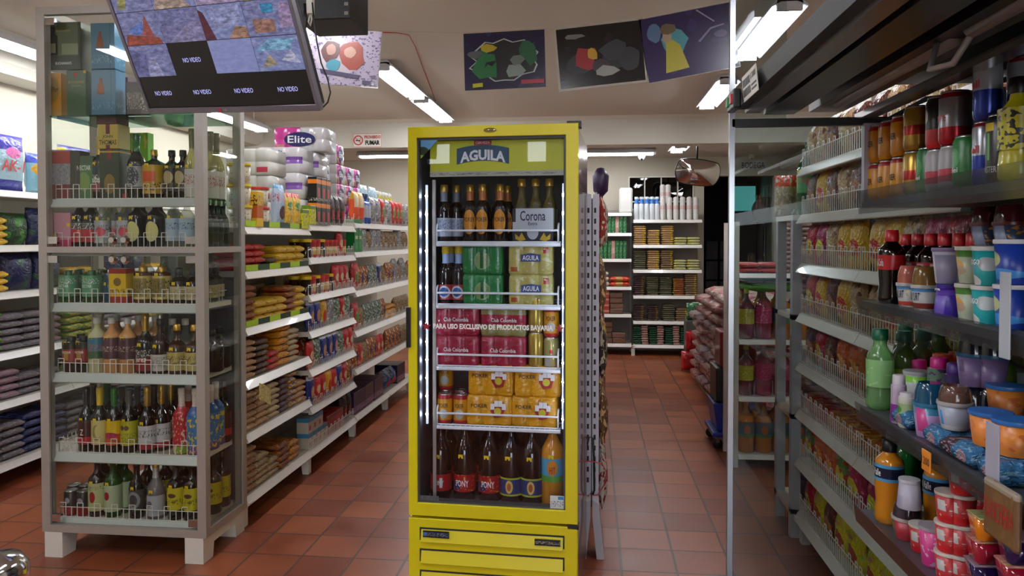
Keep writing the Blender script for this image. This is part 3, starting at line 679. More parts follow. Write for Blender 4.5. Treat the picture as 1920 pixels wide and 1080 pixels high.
k_ycider = bottle('yellow_label_bottle', 'dark bottle with bright yellow label', .04, .275, BLK, blackcap, (.18, .56, LB('ycid', 'c2b424', [('oval', .5, .65, .25, .1, '5a3a2a'), ('print', .25, .5, '5a4a10', 6)])), sh=.57, nk=.76)
k_dcan = can('dark_drink_can', 'black and red drink can with bear head mark', LB('dcan', '2c2628', [('band', 0, .4, '8a1c24'), ('oval', .5, .65, .2, .12, '98949a')]), .032, .12)
k_silverbag = carton('gift_bag', 'silver striped gift box', .10, .07, .235, LB('plaid', '9a9aa0', [('print', .0, .95, '787078', 8), ('band', .72, .97, 'a03a34'), ('band', 0, .3, '7a3038')]))
k_dgrey = carton('spirit_gift_box', 'dark grey spirit gift box', .075, .07, .23, LB('dgrey', '3a3834', [('rect', .0, .12, 0, 1, 'a8a8a8')]))
k_greenbox = carton('nectar_carton', 'green spirit carton with round emblem', .085, .07, .205, LB('nbox', '4a7a48', [('oval', .5, .4, .35, .22, '7a9a50'), ('band', .8, 1, '48604a')]), [('NECTAR', WPRINT, .8, .11, .72)])
k_jt1 = carton('cigar_box', 'dark green whisky carton with red ribbon', .10, .09, .235, LB('jt1', '2c3a26', [('oval', .5, .3, .28, .2, '8a6c30'), ('rect', .4, .6, .8, 1, '8a1a24'), ('band', .93, .96, 'c0a040')]))
k_jt2 = carton('gold_gift_box', 'gold gift box with red ribbon', .105, .09, .115, LB('jt2', 'c4aa42', [('rect', .4, .6, .6, 1, '6a1420'), ('rect', .4, .6, 0, .15, '6a1420')]), [('JOHN', BPRINT, .5, .16, .48), ('THOMAS', BPRINT, .84, .2, .26)])
k_jt3 = carton('burgundy_box', 'burgundy gift box lid', .105, .09, .035, LB('jt3', '5c2a34', []))
k_lime = carton('lime_gift_bag', 'lime green gift bag with printed animals', .13, .05, .34, LB('lime', '7cbc30', [('oval', .5, .45, .2, .1, '2c3c50'), ('oval', .3, .7, .1, .04, 'c02820'), ('spots', 8, .62, 'd8c848', 3)]))
k_pinkbox = carton('pink_gift_box', 'tall pink box with yellow price tag', .115, .07, .165, LB('pinkb', 'c88a9a', [('band', 0, .22, 'c83a68'), ('rect', .1, .3, .1, .4, 'd8c040'), ('rect', .82, .98, .6, .7, 'e0c020')]))
cO = (CX0+p-.012, CY0+.05)
cz = lambda i: CZ[i]
row('cabinet first wire shelf', cO, 0, cz(0), [(125, k_silverbag), (148, k_dgrey), (168, k_greenbox), (190, k_rum), (218, k_jt1), (216, k_jt2, 0, .237), (214, k_jt3, 0, .353), (258, k_champ), (291, k_orange), (324, k_brownsq), (345, k_brownsq), (362, k_wine), (262, k_lime, .20, 0), (396, k_wine, .10), (407, k_wine, .16)])
row('cabinet second shelf', cO, 0, cz(1), [(122, k_pinkbox), (150, k_darkred), (172, k_darkred), (193, k_clear), (214, k_clear, .05), (235, k_clear), (258, k_round), (292, k_round), (326, k_blue), (351, k_blue), (150, k_darkred, .10), (176, k_darkred, .11), (206, k_clear, .14), (242, k_clear, .11), (268, k_darkred, .12), (300, k_darkred, .12), (330, k_blue, .10)]+[(388+i*10, k_greenrow, .04+i*.055) for i in range(4)])
row('cabinet third shelf', cO, 0, cz(2), [(128, k_flask), (147, k_flask, .09), (172, k_flask), (194, k_flask, .09), (203, k_bluelit), (228, k_redbox), (268, k_amber), (303, k_amber), (335, k_squat), (362, k_squat), (150, k_flask, .19), (190, k_flask, .19), (246, k_clear, .13), (276, k_clear, .13), (306, k_clear, .13), (336, k_squat, .12), (392, k_squat, .12), (404, k_squat, .2)])
row('cabinet fourth shelf', cO, 0, cz(3), [(132, k_nbox), (155, k_nbox, .01), (180, k_cream), (208, k_peach), (238, k_peach), (258, k_peach, .10), (290, k_peach, .10), (271, k_blackwine), (299, k_whitelab), (330, k_amb2), (363, k_amb2), (150, k_nbox, .11), (186, k_cream, .11), (218, k_peach, .11), (322, k_blue, .11), (346, k_blue, .11), (396, k_jar, .07), (410, k_jar, .18)])
row('cabinet fifth shelf', cO, 0, cz(4), [(159, k_w1), (184, k_w2), (211, k_w3), (239, k_w4), (273, k_sp1), (300, k_sp1, .05), (318, k_sp1, .13), (338, k_sp2), (364, k_sp3), (172, k_w1, .10), (198, k_w3, .11), (226, k_w4, .10), (255, k_w4, .11), (286, k_w1, .12), (351, k_sp2, .11), (392, k_sp3, .09), (402, k_sp3, .17), (416, k_w1, .22)])
row('cabinet bottom shelf', cO, 0, cz(5), [(128, k_dcan), (151, k_dcan), (134, k_dcan, .08), (155, k_dcan, .08), (178, k_apple), (207, k_apple2), (230, k_apple2, .06), (252, k_badge), (288, k_rose), (326, k_ycider), (356, k_ycider), (190, k_apple, .11), (222, k_apple2, .14), (272, k_badge, .11), (306, k_ycider, .11), (341, k_ycider, .11), (396, k_ycider, .09), (413, k_ycider, .19)])
# boxes on the green glass shelf
def cbox(n, desc, w, d, h, m, t=None): return carton(n, desc, w, d, h, m, t)
GOLDP = mat('gold_print', 'b09a50', .4)
k_op = cbox('whisky_box', 'amber whisky box with oval emblem', .086, .08, .205, LB('op', 'd0901c', [('oval', .5, .62, .42, .28, 'b08c40')]), [('Old Parr', BPRINT, .7, .12, .62)])
k_bu = cbox('whisky_box', 'green whisky box with red seal', .098, .085, .215, LB('bu', '42603c', [('oval', .45, .9, .1, .05, 'b02420'), ('rect', .86, 1, .93, 1, 'd0a020')]), [("BUCHANAN'S", GOLDP, .8, .065, .74), ('DELUXE', GOLDP, .5, .035, .66)])
k_bd = cbox('whisky_case', 'dark green whisky case with bottle picture', .175, .085, .225, LB('bd', '56603e', [('rect', .0, .98, .0, .3, '343a26'), ('rect', .45, .98, .32, .55, '8a9468'), ('rect', .92, 1, 0, 1, '1c1e18')]), [("BUCHANAN'S", WPRINT, .46, .06, .14), ("BUCHANAN'S", GOLDP, .4, .045, .82)], )
bot = [(-.045, 0), (.0, 0), (.0, .09), (-.012, .10), (-.012, .135), (-.03, .135), (-.03, .10), (-.045, .09)]
k_bd.parts.append(P('bottle_picture', MB().prism([(x-.03, z) for x, z in bot], 'y', -.0445, -.043).mesh('bottle_picture', mat('pic_dark', '12160c', .5)), (0, 0, .07), [P('bottle_picture_label', MB().box(-.068, -.038, -.0452, -.0446, .01, .055).mesh('bottle_picture_label', mat('pic_lab', '8c9070', .5)))]))
def blu(desc, nm, w):
    k = cbox(nm, desc, w, .085, .215, LB('blu', '3e7494', [('rect', .80, .83, 0, 1, '2c5a78'), ('print', .12, .3, '6a9ab4', 3)]))
    k.parts.append(P('bottle_picture', MB().prism([(-.018, 0), (.018, 0), (.014, .04), (.006, .055), (.006, .075), (-.006, .075), (-.006, .055), (-.014, .04)], 'y', -.0445, -.043).mesh('bottle_picture', mat('pic_orange', 'a0603c', .5)), (-.012, 0, .10)))
    return k
k_bl = blu('light blue spirit box with orange bottle picture', 'spirit_box', .118)
k_brw = cbox('spirit_box', 'brown spirit box with pale lettering', .07, .08, .16, LB('brw', '4a3a32', [('print', .2, .7, 'a89a88', 2)]))
gO = (CX0+p-.012, CY0+.05)
row('lower tier on the green glass shelf', gO, 0, 2.087, [(114, k_op), (158, k_bu), (207, k_bl), (262, k_brw, .03), (236, cbox('spirit_box', 'dark mauve spirit box', .09, .08, .2, LB('mauve', '6a545a')), .1)])
row('upper tier above the green glass shelf', gO, 0, 2.087+.218, [(135, k_bd), (207, k_bl)])
# chrome capped post in the lower corner of the view
t = thing('turnstile_post', 'chrome capped black post beside the glass cabinet, cut by the frame', 'post', (Xat(-8, 1.55), 1.55, 0))
MB().lathe([(.03, 0), (.03, .74)], 16).build('post', BLACK, t)
MB().lathe([(.05, .72), (.058, .735), (.056, .76), (.04, .782), (.0, .79)], 24).build('cap', CHROME, t)
# ------------------------------------------------------------------ yellow beer fridge
FO = (-.7234, 2.89); FR = R(-2.8); FW = .6715
YEL = mat('fridge_yellow', 'dccf14', .3, coat=.4, var=.015); YEL2 = mat('fridge_yellow_recess', 'dccf14', .4, var=.015)
INT = mat('fridge_inner_grey', '6c6c74', .5); SIDEM = mat('fridge_side', '75574a', .22, .35, coat=.5)
fr = thing('beer_fridge', 'bright yellow glass door beer fridge in the middle of the shop', 'fridge', (FO[0], FO[1], 0), FR)
z0, z1 = .405, 1.945
MB().box(0, .035, .048, .62, .04, 1.93).build('side_wall', YEL, fr, .003)
MB().box(FW-.035, FW, .048, .62, .04, 1.93).build('side_wall', SIDEM, fr, .003)
MB().box(.035, FW-.035, .59, .62, .04, 1.93).build('back_wall', INT, fr)
MB().box(.0352, .038, .05, .59, .432, 1.905).build('inner_liner', mat('liner', '3c3e46', .4), fr); MB().box(FW-.038, FW-.0352, .05, .59, .432, 1.905).build('inner_liner', mat('liner'), fr)
MB().box(.035, FW-.035, .048, .59, 1.905, 1.93).build('top', YEL, fr)
MB().box(.035, FW-.035, .05, .59, .38, .432).build('inner_floor', INT, fr)
# door: mitred frame, each rail its own face of one ring
d = MB(); o4 = [(0, z0), (FW, z0), (FW, z1), (0, z1)]; i4 = [(.036, z0+.052), (FW-.048, z0+.052), (FW-.048, z1-.044), (.036, z1-.044)]
for a in range(4):
    b = (a+1) % 4
    vs = [(p_[0], y, p_[1]) for y in (0, .042) for p_ in (o4[a], o4[b], i4[b], i4[a])]
    d.add(vs, [(0, 1, 2, 3), (4, 7, 6, 5), (0, 4, 5, 1), (3, 2, 6, 7), (1, 5, 6, 2), (0, 3, 7, 4)])
door = d.build('door_frame', YEL, fr, .0025)
g = MB()
for q in ((.036, .044, z0+.052, z1-.044), (FW-.056, FW-.048, z0+.052, z1-.044)): g.box(q[0], q[1], .01, .046, q[2], q[3])
g.box(.036, FW-.048, .01, .046, z0+.052, z0+.06); g.box(.036, FW-.048, .01, .046, z1-.052, z1-.044)
g.build('gasket', mat('gasket', '3a3c40', .5), door)
MB().box(.036, FW-.048, .012, .016, z0+.052, z1-.044).build('door_glass', glass('fridge_glass', 'fafcff', 1.1), door)
MB().box(-.006, .012, -.012, .03, 1.075, 1.235).build('handle', BLACK, door, .003)
MB().prism([(.05, z1-.052), (.12, z1-.052), (.05, z1-.125)], 'y', .0105, .0118).build('corner_sticker', LB('corner', '5a90c0', [('oval', .1, .35, .4, .3, '20301c'), ('band', .0, .2, '7a9a30')]), door)
MB().box(FW-.107, FW-.052, .0100, .0118, z0+.055, z0+.105).build('service_sticker', LB('serv', 'd4d8dc', [('rect', .55, .95, .7, .95, '3a88c0'), ('print', .15, .6, '5a6070', 3)]), door)
MB().box(.042, .12, .0105, .0118, z0+.056, z0+.078).build('lower_sticker', LB('low', '60646a', [('print', .1, .9, '2a2c30', 3)]), door)
o = MB().lathe([(.0, -.003), (.024, -.002), (.026, .002), (.0, .006)], 18).build('brand_badge', CHROME, door, loc=(FW/2-.005, .0, z1-.02)); o.rotation_euler = (PI/2, 0, 0); o.scale = (1, .36, 1)
link('lettering', txt('PARA USO EXCLUSIVO DE PRODUCTOS BAVARIA', .475, .021, WPRINT, bold=.045), door, (.337, .0105, 1.160))
for x in (.072, .60): g = MB().prism([(x+.02*math.cos(PI/2+k*PI/5)*(1 if k % 2 == 0 else .42), 1.158+.02*math.sin(PI/2+k*PI/5)*(1 if k % 2 == 0 else .42)) for k in range(10)], 'y', .0095, .0115); g.build('star_mark', mat('red_star', '9a2030', .4), door)
# header panel behind the glass
hd = MB().box(.078, .615, .05, .058, 1.772, 1.892).build('header_panel', mat('header_yellow', 'b6b818', .4, emit=.06, var=.02), fr)
n = 14; bl = []
for i in range(n+1):
    x = -.105+.21*i/n; bl.append((x, .036+.014*(1-(x/.105)**2)))
for i in range(n, -1, -1):
    x = -.105+.21*i/n; bl.append((x, -.026+.014*(1-(x/.105)**2)))
em = MB().prism(bl, 'y', -.003, 0).build('emblem', mat('emblem_blue', '234a64', .4), hd, loc=(.292, .050, 1.825))
link('lettering', txt('AGUILA', .182, .042, WPRINT, bold=.04, arch=.012), em, (0, -.0036, -.001))
MB().box(-.035, .035, -.003, 0, .050, .067).build('red_ribbon', RED, em); link('lettering', txt('CERVEZA', .058, .009, WPRINT), em, (0, -.004, .0585))
MB().box(.078, .615, .046, .060, 1.752, 1.772).build('notice_strip', LB('notice', 'b8b8a8', [('print', .3, .7, '50504a', 3)]), fr)
LEDM = mat('led_glow', 'ffffff', .3, emit=110, ecol=(.75, .85, 1)); LEDB = mat('led_bar', 'b8bcc8', .3, emit=.45, ecol=(.7, .8, 1))
for x in (.062, .61):
    s_ = MB().box(x-.004, x+.004, .052, .060, .76, 1.72).build('led_strip', LEDB, fr)
    q = MB()
    for k in range(13): q.bar((x, .048, .80+k*.073), (x, .052, .80+k*.073), .0045, 8)
    q.build('led', LEDM, s_)
MB().box(.085, .098, .055, .065, .44, 1.74).build('inner_rail', ALU, fr)
fz = [1.490, 1.238, .988, .748]
BRIGHT = mat('fridge_shelf_white', 'f4f7fc', .3)
for z in fz:
    q = MB(); q.bar((0, 0, -.004), (.515, 0, -.004), .008, 6); q.bar((0, .012, .006), (.515, .012, .006), .003, 6)
    for k in range(26): q.bar((.004+k*.0203, 0, 0), (.004+k*.0203, .42, 0), .0022, 4)
    for y in (.14, .28, .42): q.bar((0, y, -.004), (.515, y, -.004), .004, 4)
    sh = q.build('shelf', BRIGHT, fr, loc=(.082, .085, z-.004))
    q = MB(); q.bar((.01, .008, .052), (.505, .008, .052), .0044, 6)
    for x, yy in ((.01, .03), (.505, .03)): q.tube([(x, .008, 0), (x, .008, .062), (x, .02, .074), (x, yy, .08)], .0042, 6)
    q.build('guard_rail', BRIGHT, sh)
# lower machine panel with louvres
pn = [(-.0, .05), (.0, .385)]
q = MB(); q.box(0, FW, 0, .046, .05, .395)
base = q.build('machine_panel', YEL, fr, .003)
for k, z in enumerate((.36, .275, .19, .105)):
    v = MB(); v.box(.045, FW-.05, -.0006, .02, z-.052, z, 1)
    v.prism([(.0, z-.060), (-.012, z-.054), (.0, z-.005), (.012, z-.004), (.012, z-.06)], 'x', .052, FW-.056, 0)
    v.build('louvre', [YEL2, SLOT], base)
MB().box(.062, .168, -.014, -.011, .326, .352).build('maker_plate', LB('plate', '15181e', [('print', .2, .8, '7c90b0', 4), ('rect', .03, .12, .2, .8, '3a70b0')]), base)
MB().box(FW-.165, FW-.065, -.014, -.011, .322, .346).build('maker_plate', LB('plate2', '1c1c1c', [('print', .25, .75, 'b0b0a8', 5)]), base)
MB().box(FW-.04, FW+.004, .0, .045, .385, .403).box(FW-.045, FW+.01, .01, .06, 1.93, 1.955).build('hinge', BLACK, fr, .002)
MB().box(.02, FW-.02, .06, .6, 0.0, .04).build('plinth', BLACK, fr)
# goods
POK = pack('poker_wrap', 'd99a12', [('spots', 7, .64, 'e4b23c', 2)], .25, .25, coat=.4)
cards = [P('card_fan', MB().prism([(-.030, -.006), (-.016, .032), (.0, .036), (.018, .034), (.032, .014), (.020, -.030), (-.012, -.036)], 'y', -.0635, -.0625).mesh('card_fan', mat('fan_red', 'a01c20', .4)), (.035, 0, .068),
    [P('card', MB().prism([(-.008, -.011), (.008, -.011), (.008, .013), (-.008, .013)], 'y', -.0645, -.0636).mesh('card', WPRINT), (x, 0, .022+zz)) for x, zz in ((-.021, -.012), (-.006, .0), (.011, .0), (.025, -.012))]
    + [P('hop_mark', MB().lathe([(.015, -.0645), (.015, -.0636)], 12).mesh('hop_mark', mat('hop', 'c8bc30', .4)), (0, 0, 0))])]
import copy
def fix_cards():
    m = cards[0][3][-1][1]
    for v in m.vertices: x, y, z = v.co; v.co = (x, z, y-.008)
fix_cards()
k_pp = multipack('beer_multipack', 'yellow shrink-wrapped beer can pack', POK, ('POKER', BPRINT), extra=cards, tw=.36, tx=-.22, tz=.66, th=.13)
CC = pack('club_red', 'a01e3a', [('spots', 6, .66, 'b83850', 3)], .25, .25, coat=.4)
CK = pack('club_khaki', '96905a', [('band', .38, .72, 'a01e3a')], .25, .25, coat=.4)
k_cc = multipack('beer_multipack', 'red shrink-wrapped beer can pack', CC, ('Club Colombia', WPRINT), tw=.56, tx=0, tz=.54, th=.13)
k_ck = multipack('beer_multipack', 'khaki and red shrink-wrapped beer can pack', CK, ('Club Colombia', WPRINT), tw=.56, tx=.02, tz=.54, th=.13)
HG = pack('green_wrap', '1c7a3c', [('oval', .5, .45, .2, .3, '7a9a60'), ('rect', .46, .54, .2, .8, '1c5a30')], .22, .25, coat=.5)
k_hk = multipack('beer_multipack', 'green shrink-wrapped beer can pack', HG, None, Rr=.0275)
AG = pack('aguila_wrap', 'b9b064', [('rect', .78, .9, .7, .9, 'a82828'), ('rect', .05, .2, .1, .25, 'a85028'), ('spots', 6, .64, 'd0cc98', 2)], .22, .25, coat=.5)
k_ag = multipack('beer_multipack', 'pale gold shrink-wrapped beer can pack', AG, ('AGUILA', WPRINT), tw=.36, tz=.55, th=.16, tx=0, Rr=.03, extra=[P('blue_panel', MB().prism([(-.040, -.014), (.040, -.014), (.040, .014), (0, .020), (-.040, .014)], 'y', -.0592, -.0572).mesh('blue_panel', mat('aguila_blue', '203878', .4)), (0, 0, .066))])
pk_lab = mat('poker_label', 'd08a1c', .4)
k_pb = bottle('beer_bottle', 'brown beer bottle with yellow oval label', .031, .235, DKB, goldcap, None, sh=.52, nk=.76, sticker=False, foil=mat('neck_orange', 'b8703c', .4), round_label=(.082, .027, .05, pk_lab), text=('POKER', BPRINT))
k_bb = bottle('beer_bottle', 'brown beer bottle with blue neck label', .03, .235, DKB, mat('yellowcap', 'd0b020', .4), (.08, .34, LB('blulab', 'a03038', [('oval', .5, .5, .4, .42, 'c8ccd8'), ('oval', .5, .5, .3, .3, '2a5aa0')])), foil=mat('neck_blue', '9ab4dc', .4), sh=.52, nk=.74, sticker=False)
k_cb = bottle('beer_bottle', 'dark beer bottle with white and blue label', .03, .235, DKB, goldcap, (.1, .42, LB('corlab', 'aab4c4', [('print', .3, .9, '2c4478', 4)])), foil=mat('neck_grey', '707480', .4), sh=.52, nk=.74, sticker=False)
k_clearb = bottle('beer_bottle', 'clear glass beer bottle rising from the white carton', .028, .235, glass('beer_clear', 'b8a878', 1, .02, .35, '8a7a3c'), goldcap, None, sh=.5, nk=.74, sticker=False)
gp = mat('corona_yellow', 'c09c18', .4)
k_cor = carton('beer_carton', 'white and black open beer carton with crown emblem', .165, .125, .135, LB('cor', 'bfc4c8', [('band', 0, .36, '222430'), ('oval', .5, .3, .14, .22, 'b8bcc4'), ('rect', 0.0, .08, .6, 1, '20222c')]), [('Corona', mat('navy_print', '20264a', .4), .62, .3, .78), ('Extra', mat('navy_print', '20264a', .4), .22, .1, .55)], extra=[P('griffin_mark', MB().prism([(s*.028, .01), (s*.045, .038), (s*.055, .02), (s*.072, .034), (s*.07, .012), (s*.05, .004)], 'y', -.0642, -.063).mesh('griffin_mark', gp)) for s in (-1, 1)], bev=.001)
k_pc = can('beer_can', 'yellow beer can with red rim', LB('pcan', 'cf9018', [('band', .86, 1, 'a81c24'), ('oval', .5, .35, .3, .16, 'b8b8b0'), ('band', .0, .14, 'b83030')]), .0315, .122, ('POKER', BPRINT), tz=.62, th=.15)
k_gc = can('beer_can', 'plain gold beer can', mat('gold_can', 'b99c48', .25, .6), .0315, .14)
k_gs = can('beer_can', 'silver gold beer can with red mark', LB('gscan', 'b0a468', [('rect', .4, .6, .5, .62, 'b02030'), ('rect', .1, .45, .05, .35, 'c8c8c8')], .25, metal=.4), .0315, .122)
cola = Gn('malta_liquid', '1a0a08')
k_pony = bottle('soda_bottle', 'dark malt soda bottle with red label', .046, .335, cola, redcap, (.12, .33, LB('pony', 'a8161e', [('rect', .0, .4, .1, .6, '28306a'), ('spots', 8, .66, 'd8b020', 2)])), text=('PONY', WPRINT, 1.2, .36), sh=.55, nk=.84, sticker=True, waist=False)
k_pony2 = bottle('soda_bottle', 'dark malt soda bottle with blue cap', .044, .325, cola, mat('bluecap', '1c2c98', .35), (.12, .33, LB('pony3', 'a8161e', [('rect', .55, .68, .2, .8, 'd8d8d8')])), text=('PONY', WPRINT, 1.0, .3), sh=.55, nk=.84)
k_mal = bottle('soda_bottle', 'dark soda bottle with yellow cap and blue label', .048, .335, cola, mat('ycap2', 'c8c818', .35), (.1, .32, LB('mal', '2c3a70', [('band', .9, 1, 'a8b420'), ('band', 0, .1, 'a8b420'), ('oval', .5, .5, .16, .36, 'd8b860'), ('oval', .5, .5, .09, .22, 'b0502c')])), sh=.55, nk=.84)
k_hit = bottle('soda_bottle', 'orange drink bottle with green cap and sky label', .048, .355, mat('orange_liquid', 'd08a18', .12, coat=.7), mat('gcap', '1c9a58', .35), (.28, .54, LB('hit', '4aa0c8', [('band', 0, .25, '5a9a38'), ('oval', .5, .6, .22, .34, 'd88820')])), sh=.56, nk=.84, text=('HIT', mat('red_dk', 'a01c1c', .4), .5, .3))
def frow(where, z, items): row(where, FO, FR, z, items, y0=.10)
frow('fridge top shelf', fz[0], [(833, k_cb), (856, k_cb, .04), (882, k_pb, .01), (905, k_pb), (938, k_pb), (858, k_cb, .13), (884, k_pb, .12), (908, k_pb, .12), (935, k_pb, .12), (952, k_pb, .10), (1004, k_cor)]
     + [(978, k_clearb, .012, .02), (1004, k_clearb, .012, .02), (1030, k_clearb, .012, .02)])
frow('fridge second shelf', fz[1], [(836, k_bb), (860, k_bb), (845, k_bb, .09), (866, k_bb, .10), (909, k_hk), (909, k_hk, 0, .1225), (998, k_ag), (998, k_ag, 0, .1225)])
frow('fridge third shelf', fz[2], [(862, k_cc), (862, k_cc, 0, .1225), (948, k_cc), (948, k_ck, 0, .1225), (1005, k_gc), (1005, k_gc, 0, .1405), (1034, k_gs), (1034, k_pc, 0, .1225)])
frow('fridge fourth shelf', fz[3], [(834, k_pc), (864, k_pc), (836, k_pc, .08), (866, k_pc, .08), (836, k_pc, .08, .1225), (921, k_pp), (925, k_pp, 0, .1225), (1006, k_pp), (1010, k_pp, 0, .1225)])
frow('fridge floor', .432, [(826, k_pony2), (871, k_pony), (918, k_pony), (959, k_mal), (998, k_mal), (1037, k_hit), (838, k_pony2, .12), (880, k_pony, .12), (920, k_pony, .13), (955, k_mal, .13), (995, k_mal, .13)])
# ------------------------------------------------------------------ long gondola of groceries (faces the middle aisle)
GX = -1.77; HALF = PI/2
pk = lambda n, *a, **k: pack('pk_'+n, *a, **k)
zsA = [.157, .483, .76, 1.042, 1.337, 1.57]; zsB = [.155, .425, .665, .912, 1.145, 1.385, 1.60]; zsC = [.159, .512, .80, 1.107, 1.407, 1.63]
bays = [(3.69, .89, zsA, 'first bay', 'near'), (4.58, .91, zsB, 'second bay', ''), (5.50, .91, zsC, 'third bay', ''), (6.41, .91, zsC, 'fourth bay', '')]
for i, (y, L, zs, bn, _) in enumerate(bays):
    bay('gondola_bay', 'white long gondola shelving, '+bn+' from the liquor cabinet', (GX, y, 0), HALF, L, zs, .38, ((), (0, 1, 2, 3, 4, 5, 6), (2, 3, 4, 5), (2, 3, 4, 5))[i], 1.64, 'long gondola bays',
        feet=(0, L-.05) if i == 3 else (0,), strips=((3, 4, 5), (), (), ())[i])
# its far side, empty boards seen end-on from the left aisle
for i, (y, L) in enumerate(((3.69, 1.8), (5.5, 1.8))):
    bay('gondola_bay', 'white rear side of the long gondola, '+('near' if i == 0 else 'far')+' half', (GX-.86, y+L, 0), -HALF, L, [.157, .483, .76, 1.042, 1.337], .38, (), 1.63, 'rear gondola bays', feet=())
k_tub = tub('food_tub', 'cream food tub with yellow lid', .052, .06, .11, LB('tub', 'b8ac98', [('spots', 10, .6, '8a7a50', 3)]), mat('ylid', 'd8b818', .4), lidh=.014)
k_tubr = tub('food_tub', 'cream food tub with red lid', .052, .06, .11, LB('tub', 'b8ac98'), mat('rlid', 'c02828', .4), lidh=.014)
k_cocoa = carton('cocoa_box', 'yellow and brown cocoa carton', .07, .06, .19, pk('cocoa', 'd8b030', [('band', .25, .6, 'b85a20'), ('print', .6, .9, '5a2818', 2)]))
k_blub = pouch('biscuit_bag', 'pale blue chocolate snack bag', .12, .06, .25, pk('blub', 'a8b8cc', [('oval', .5, .35, .3, .16, '5a3028'), ('band', .9, 1, '5a90b8'), ('print', .6, .8, 'c0405a', 3)], bump=.5))
k_broth = pouch('soup_pouch', 'yellow and green soup pouch with red top', .11, .05, .21, pk('broth', 'd8a820', [('band', .88, 1, 'c02020'), ('oval', .45, .62, .3, .13, '2a7a30'), ('spots', 8, .58, 'd8c890', 4)], bump=.4))
k_coffee = carton('coffee_box', 'black coffee brick with red arrow', .085, .06, .155, pk('coffee', '16120f', [('band', .72, .9, 'd87818'), ('rect', .3, .7, .15, .55, 'c01818'), ('print', .0, .12, 'c8c0b0', 2)]))
k_limeb = carton('bouillon_box', 'lime yellow bouillon box', .10, .06, .12, pk('limeb', 'c8c020', [('band', .8, 1, '5a7a20'), ('spots', 9, .6, '7a8a18', 5)]))
k_orj = pouch('drink_pouch', 'bright orange drink mix pouch', .12, .07, .24, pk('orj', 'e0501c', [('band', .75, 1, 'd8a020'), ('rect', .1, .5, .5, .9, 'd8c8a0')], bump=.3))
k_darkp = pouch('coffee_pouch', 'dark brown coffee pouch', .10, .06, .21, pk('darkp', '2c201c', [('rect', .25, .75, .2, .5, 'b02028'), ('spots', 7, .66, '6a4a30', 3)], bump=.5))
k_bluj = bottle('detergent_bottle', 'blue softener bottle with dark cap', .04, .24, mat('bluej', '2a52a0', .25, coat=.4), mat('navycap2', '1a2450', .3), (.2, .6, LB('softn', 'a8b8d0', [('spots', 8, .6, 'd0a020', 2)])), sh=.6, nk=.78, sticker=False)
k_silv = pouch('wrapper_bag', 'crinkled silver snack bag', .14, .07, .22, pk('silv', '9a9a9a', [('spots', 6, .62, '7c6c66', 4)], .2, .8, metal=.4))
k_redp = pouch('snack_pouch', 'red pouch with green emblem', .13, .06, .22, pk('redp', 'b01c1c', [('oval', .5, .5, .3, .2, '5a8030'), ('spots', 8, .64, 'c8a870', 2)], bump=.6))
k_hang = pouch('napkin_pack', 'tall pale blue cellophane napkin pack', .10, .06, .34, pk('hang', '9ab8c4', [('band', .0, .35, '5a9aa8'), ('oval', .5, .2, .2, .12, 'a87858'), ('spots', 9, .58, 'd4dce0', 6)], .15, .8), cat='packet')
k_cello = pouch('cellophane_bag', 'clear white cellophane bag with yellow tag', .10, .06, .32, pk('cello', 'b4b0a0', [('band', .78, .86, 'b8b420'), ('band', .35, .4, 'b8b420'), ('spots', 9, .55, '8e8a7a', 7)], .15, .8))
TPW = 'c9c5c6'
k_el = rolls('toilet_paper_pack', 'pink paper roll pack', .36, .22, .165, pk('elite', TPW, [('rectf', 0, .5, 0, 1, 'c0408c'), ('rectf', .05, .2, .0, .3, 'b08070')], .2), 4, ('Elite', WPRINT), mat('elite_blue', '28285c', .3))
k_fa = rolls('toilet_paper_pack', 'purple paper roll pack', .30, .22, .165, pk('famil', TPW, [('rectf', .42, 1, .35, .62, '7a549c'), ('rectf', .08, .34, .08, .3, 'c03058')], .2), 3, ('Familia', mat('fam_blue', '243c88', .4)))
k_wt = rolls('paper_towel_pack', 'white paper roll pack', .28, .22, .155, pk('whit', 'c4c2ba', [('rectf', .7, .95, .1, .3, 'b83a50')], .2), 3)
k_pur = rolls('toilet_paper_pack', 'purple banded roll pack', .34, .2, .15, pk('purp', TPW, [('band', .3, .6, '8a68a8')], .2), 3)
k_elp = rolls('toilet_paper_pack', 'narrow pink paper pack', .2, .2, .15, pk('elites', TPW, [('rectf', .1, .6, 0, 1, 'b84890'), ('rectf', .1, .45, .0, .35, '9a6a58')], .2), 2, ('Elite', WPRINT), mat('elite_blue', '28285c', .3))
sC = lambda n, b, l=(), **k: packet(n[0], n[1], n[2], n[3], n[4], pk(n[1].replace(' ', '_'), b, l, bump=.5), cat=n[0].split('_')[-1])
k_red_p = sC(('candy_packet', 'red foil biscuit packet', .13, .16, .035), 'b01c1c', [('spots', 7, .6, 'c85a48', 2)])
k_yel_p = sC(('noodle_packet', 'yellow noodle packet', .13, .16, .042), 'd8a818', [('spots', 7, .6, 'e0cc78', 3)])
k_brn_p = sC(('cookie_packet', 'brown cookie packet', .15, .17, .036), '7c4320', [('spots', 9, .56, 'b87838', 4), ('band', .0, .3, '9a1c18')])
k_dk_p = sC(('chocolate_packet', 'dark brown chocolate packet', .16, .17, .032), '33190f', [('spots', 9, .6, '8a6830', 5)])
k_tan_p = sC(('grain_packet', 'tan grain packet', .15, .17, .034), 'a3764a', [('spots', 11, .58, 'c8a878', 6)])
k_vio_p = sC(('grain_packet', 'dark purple bean packet', .14, .17, .033), '3e1f28', [('spots', 11, .6, '7a5a4a', 6)])
k_bei_p = sC(('grain_packet', 'beige oat packet', .14, .17, .033), 'b8a078', [('spots', 11, .6, '8a6a48', 7)])
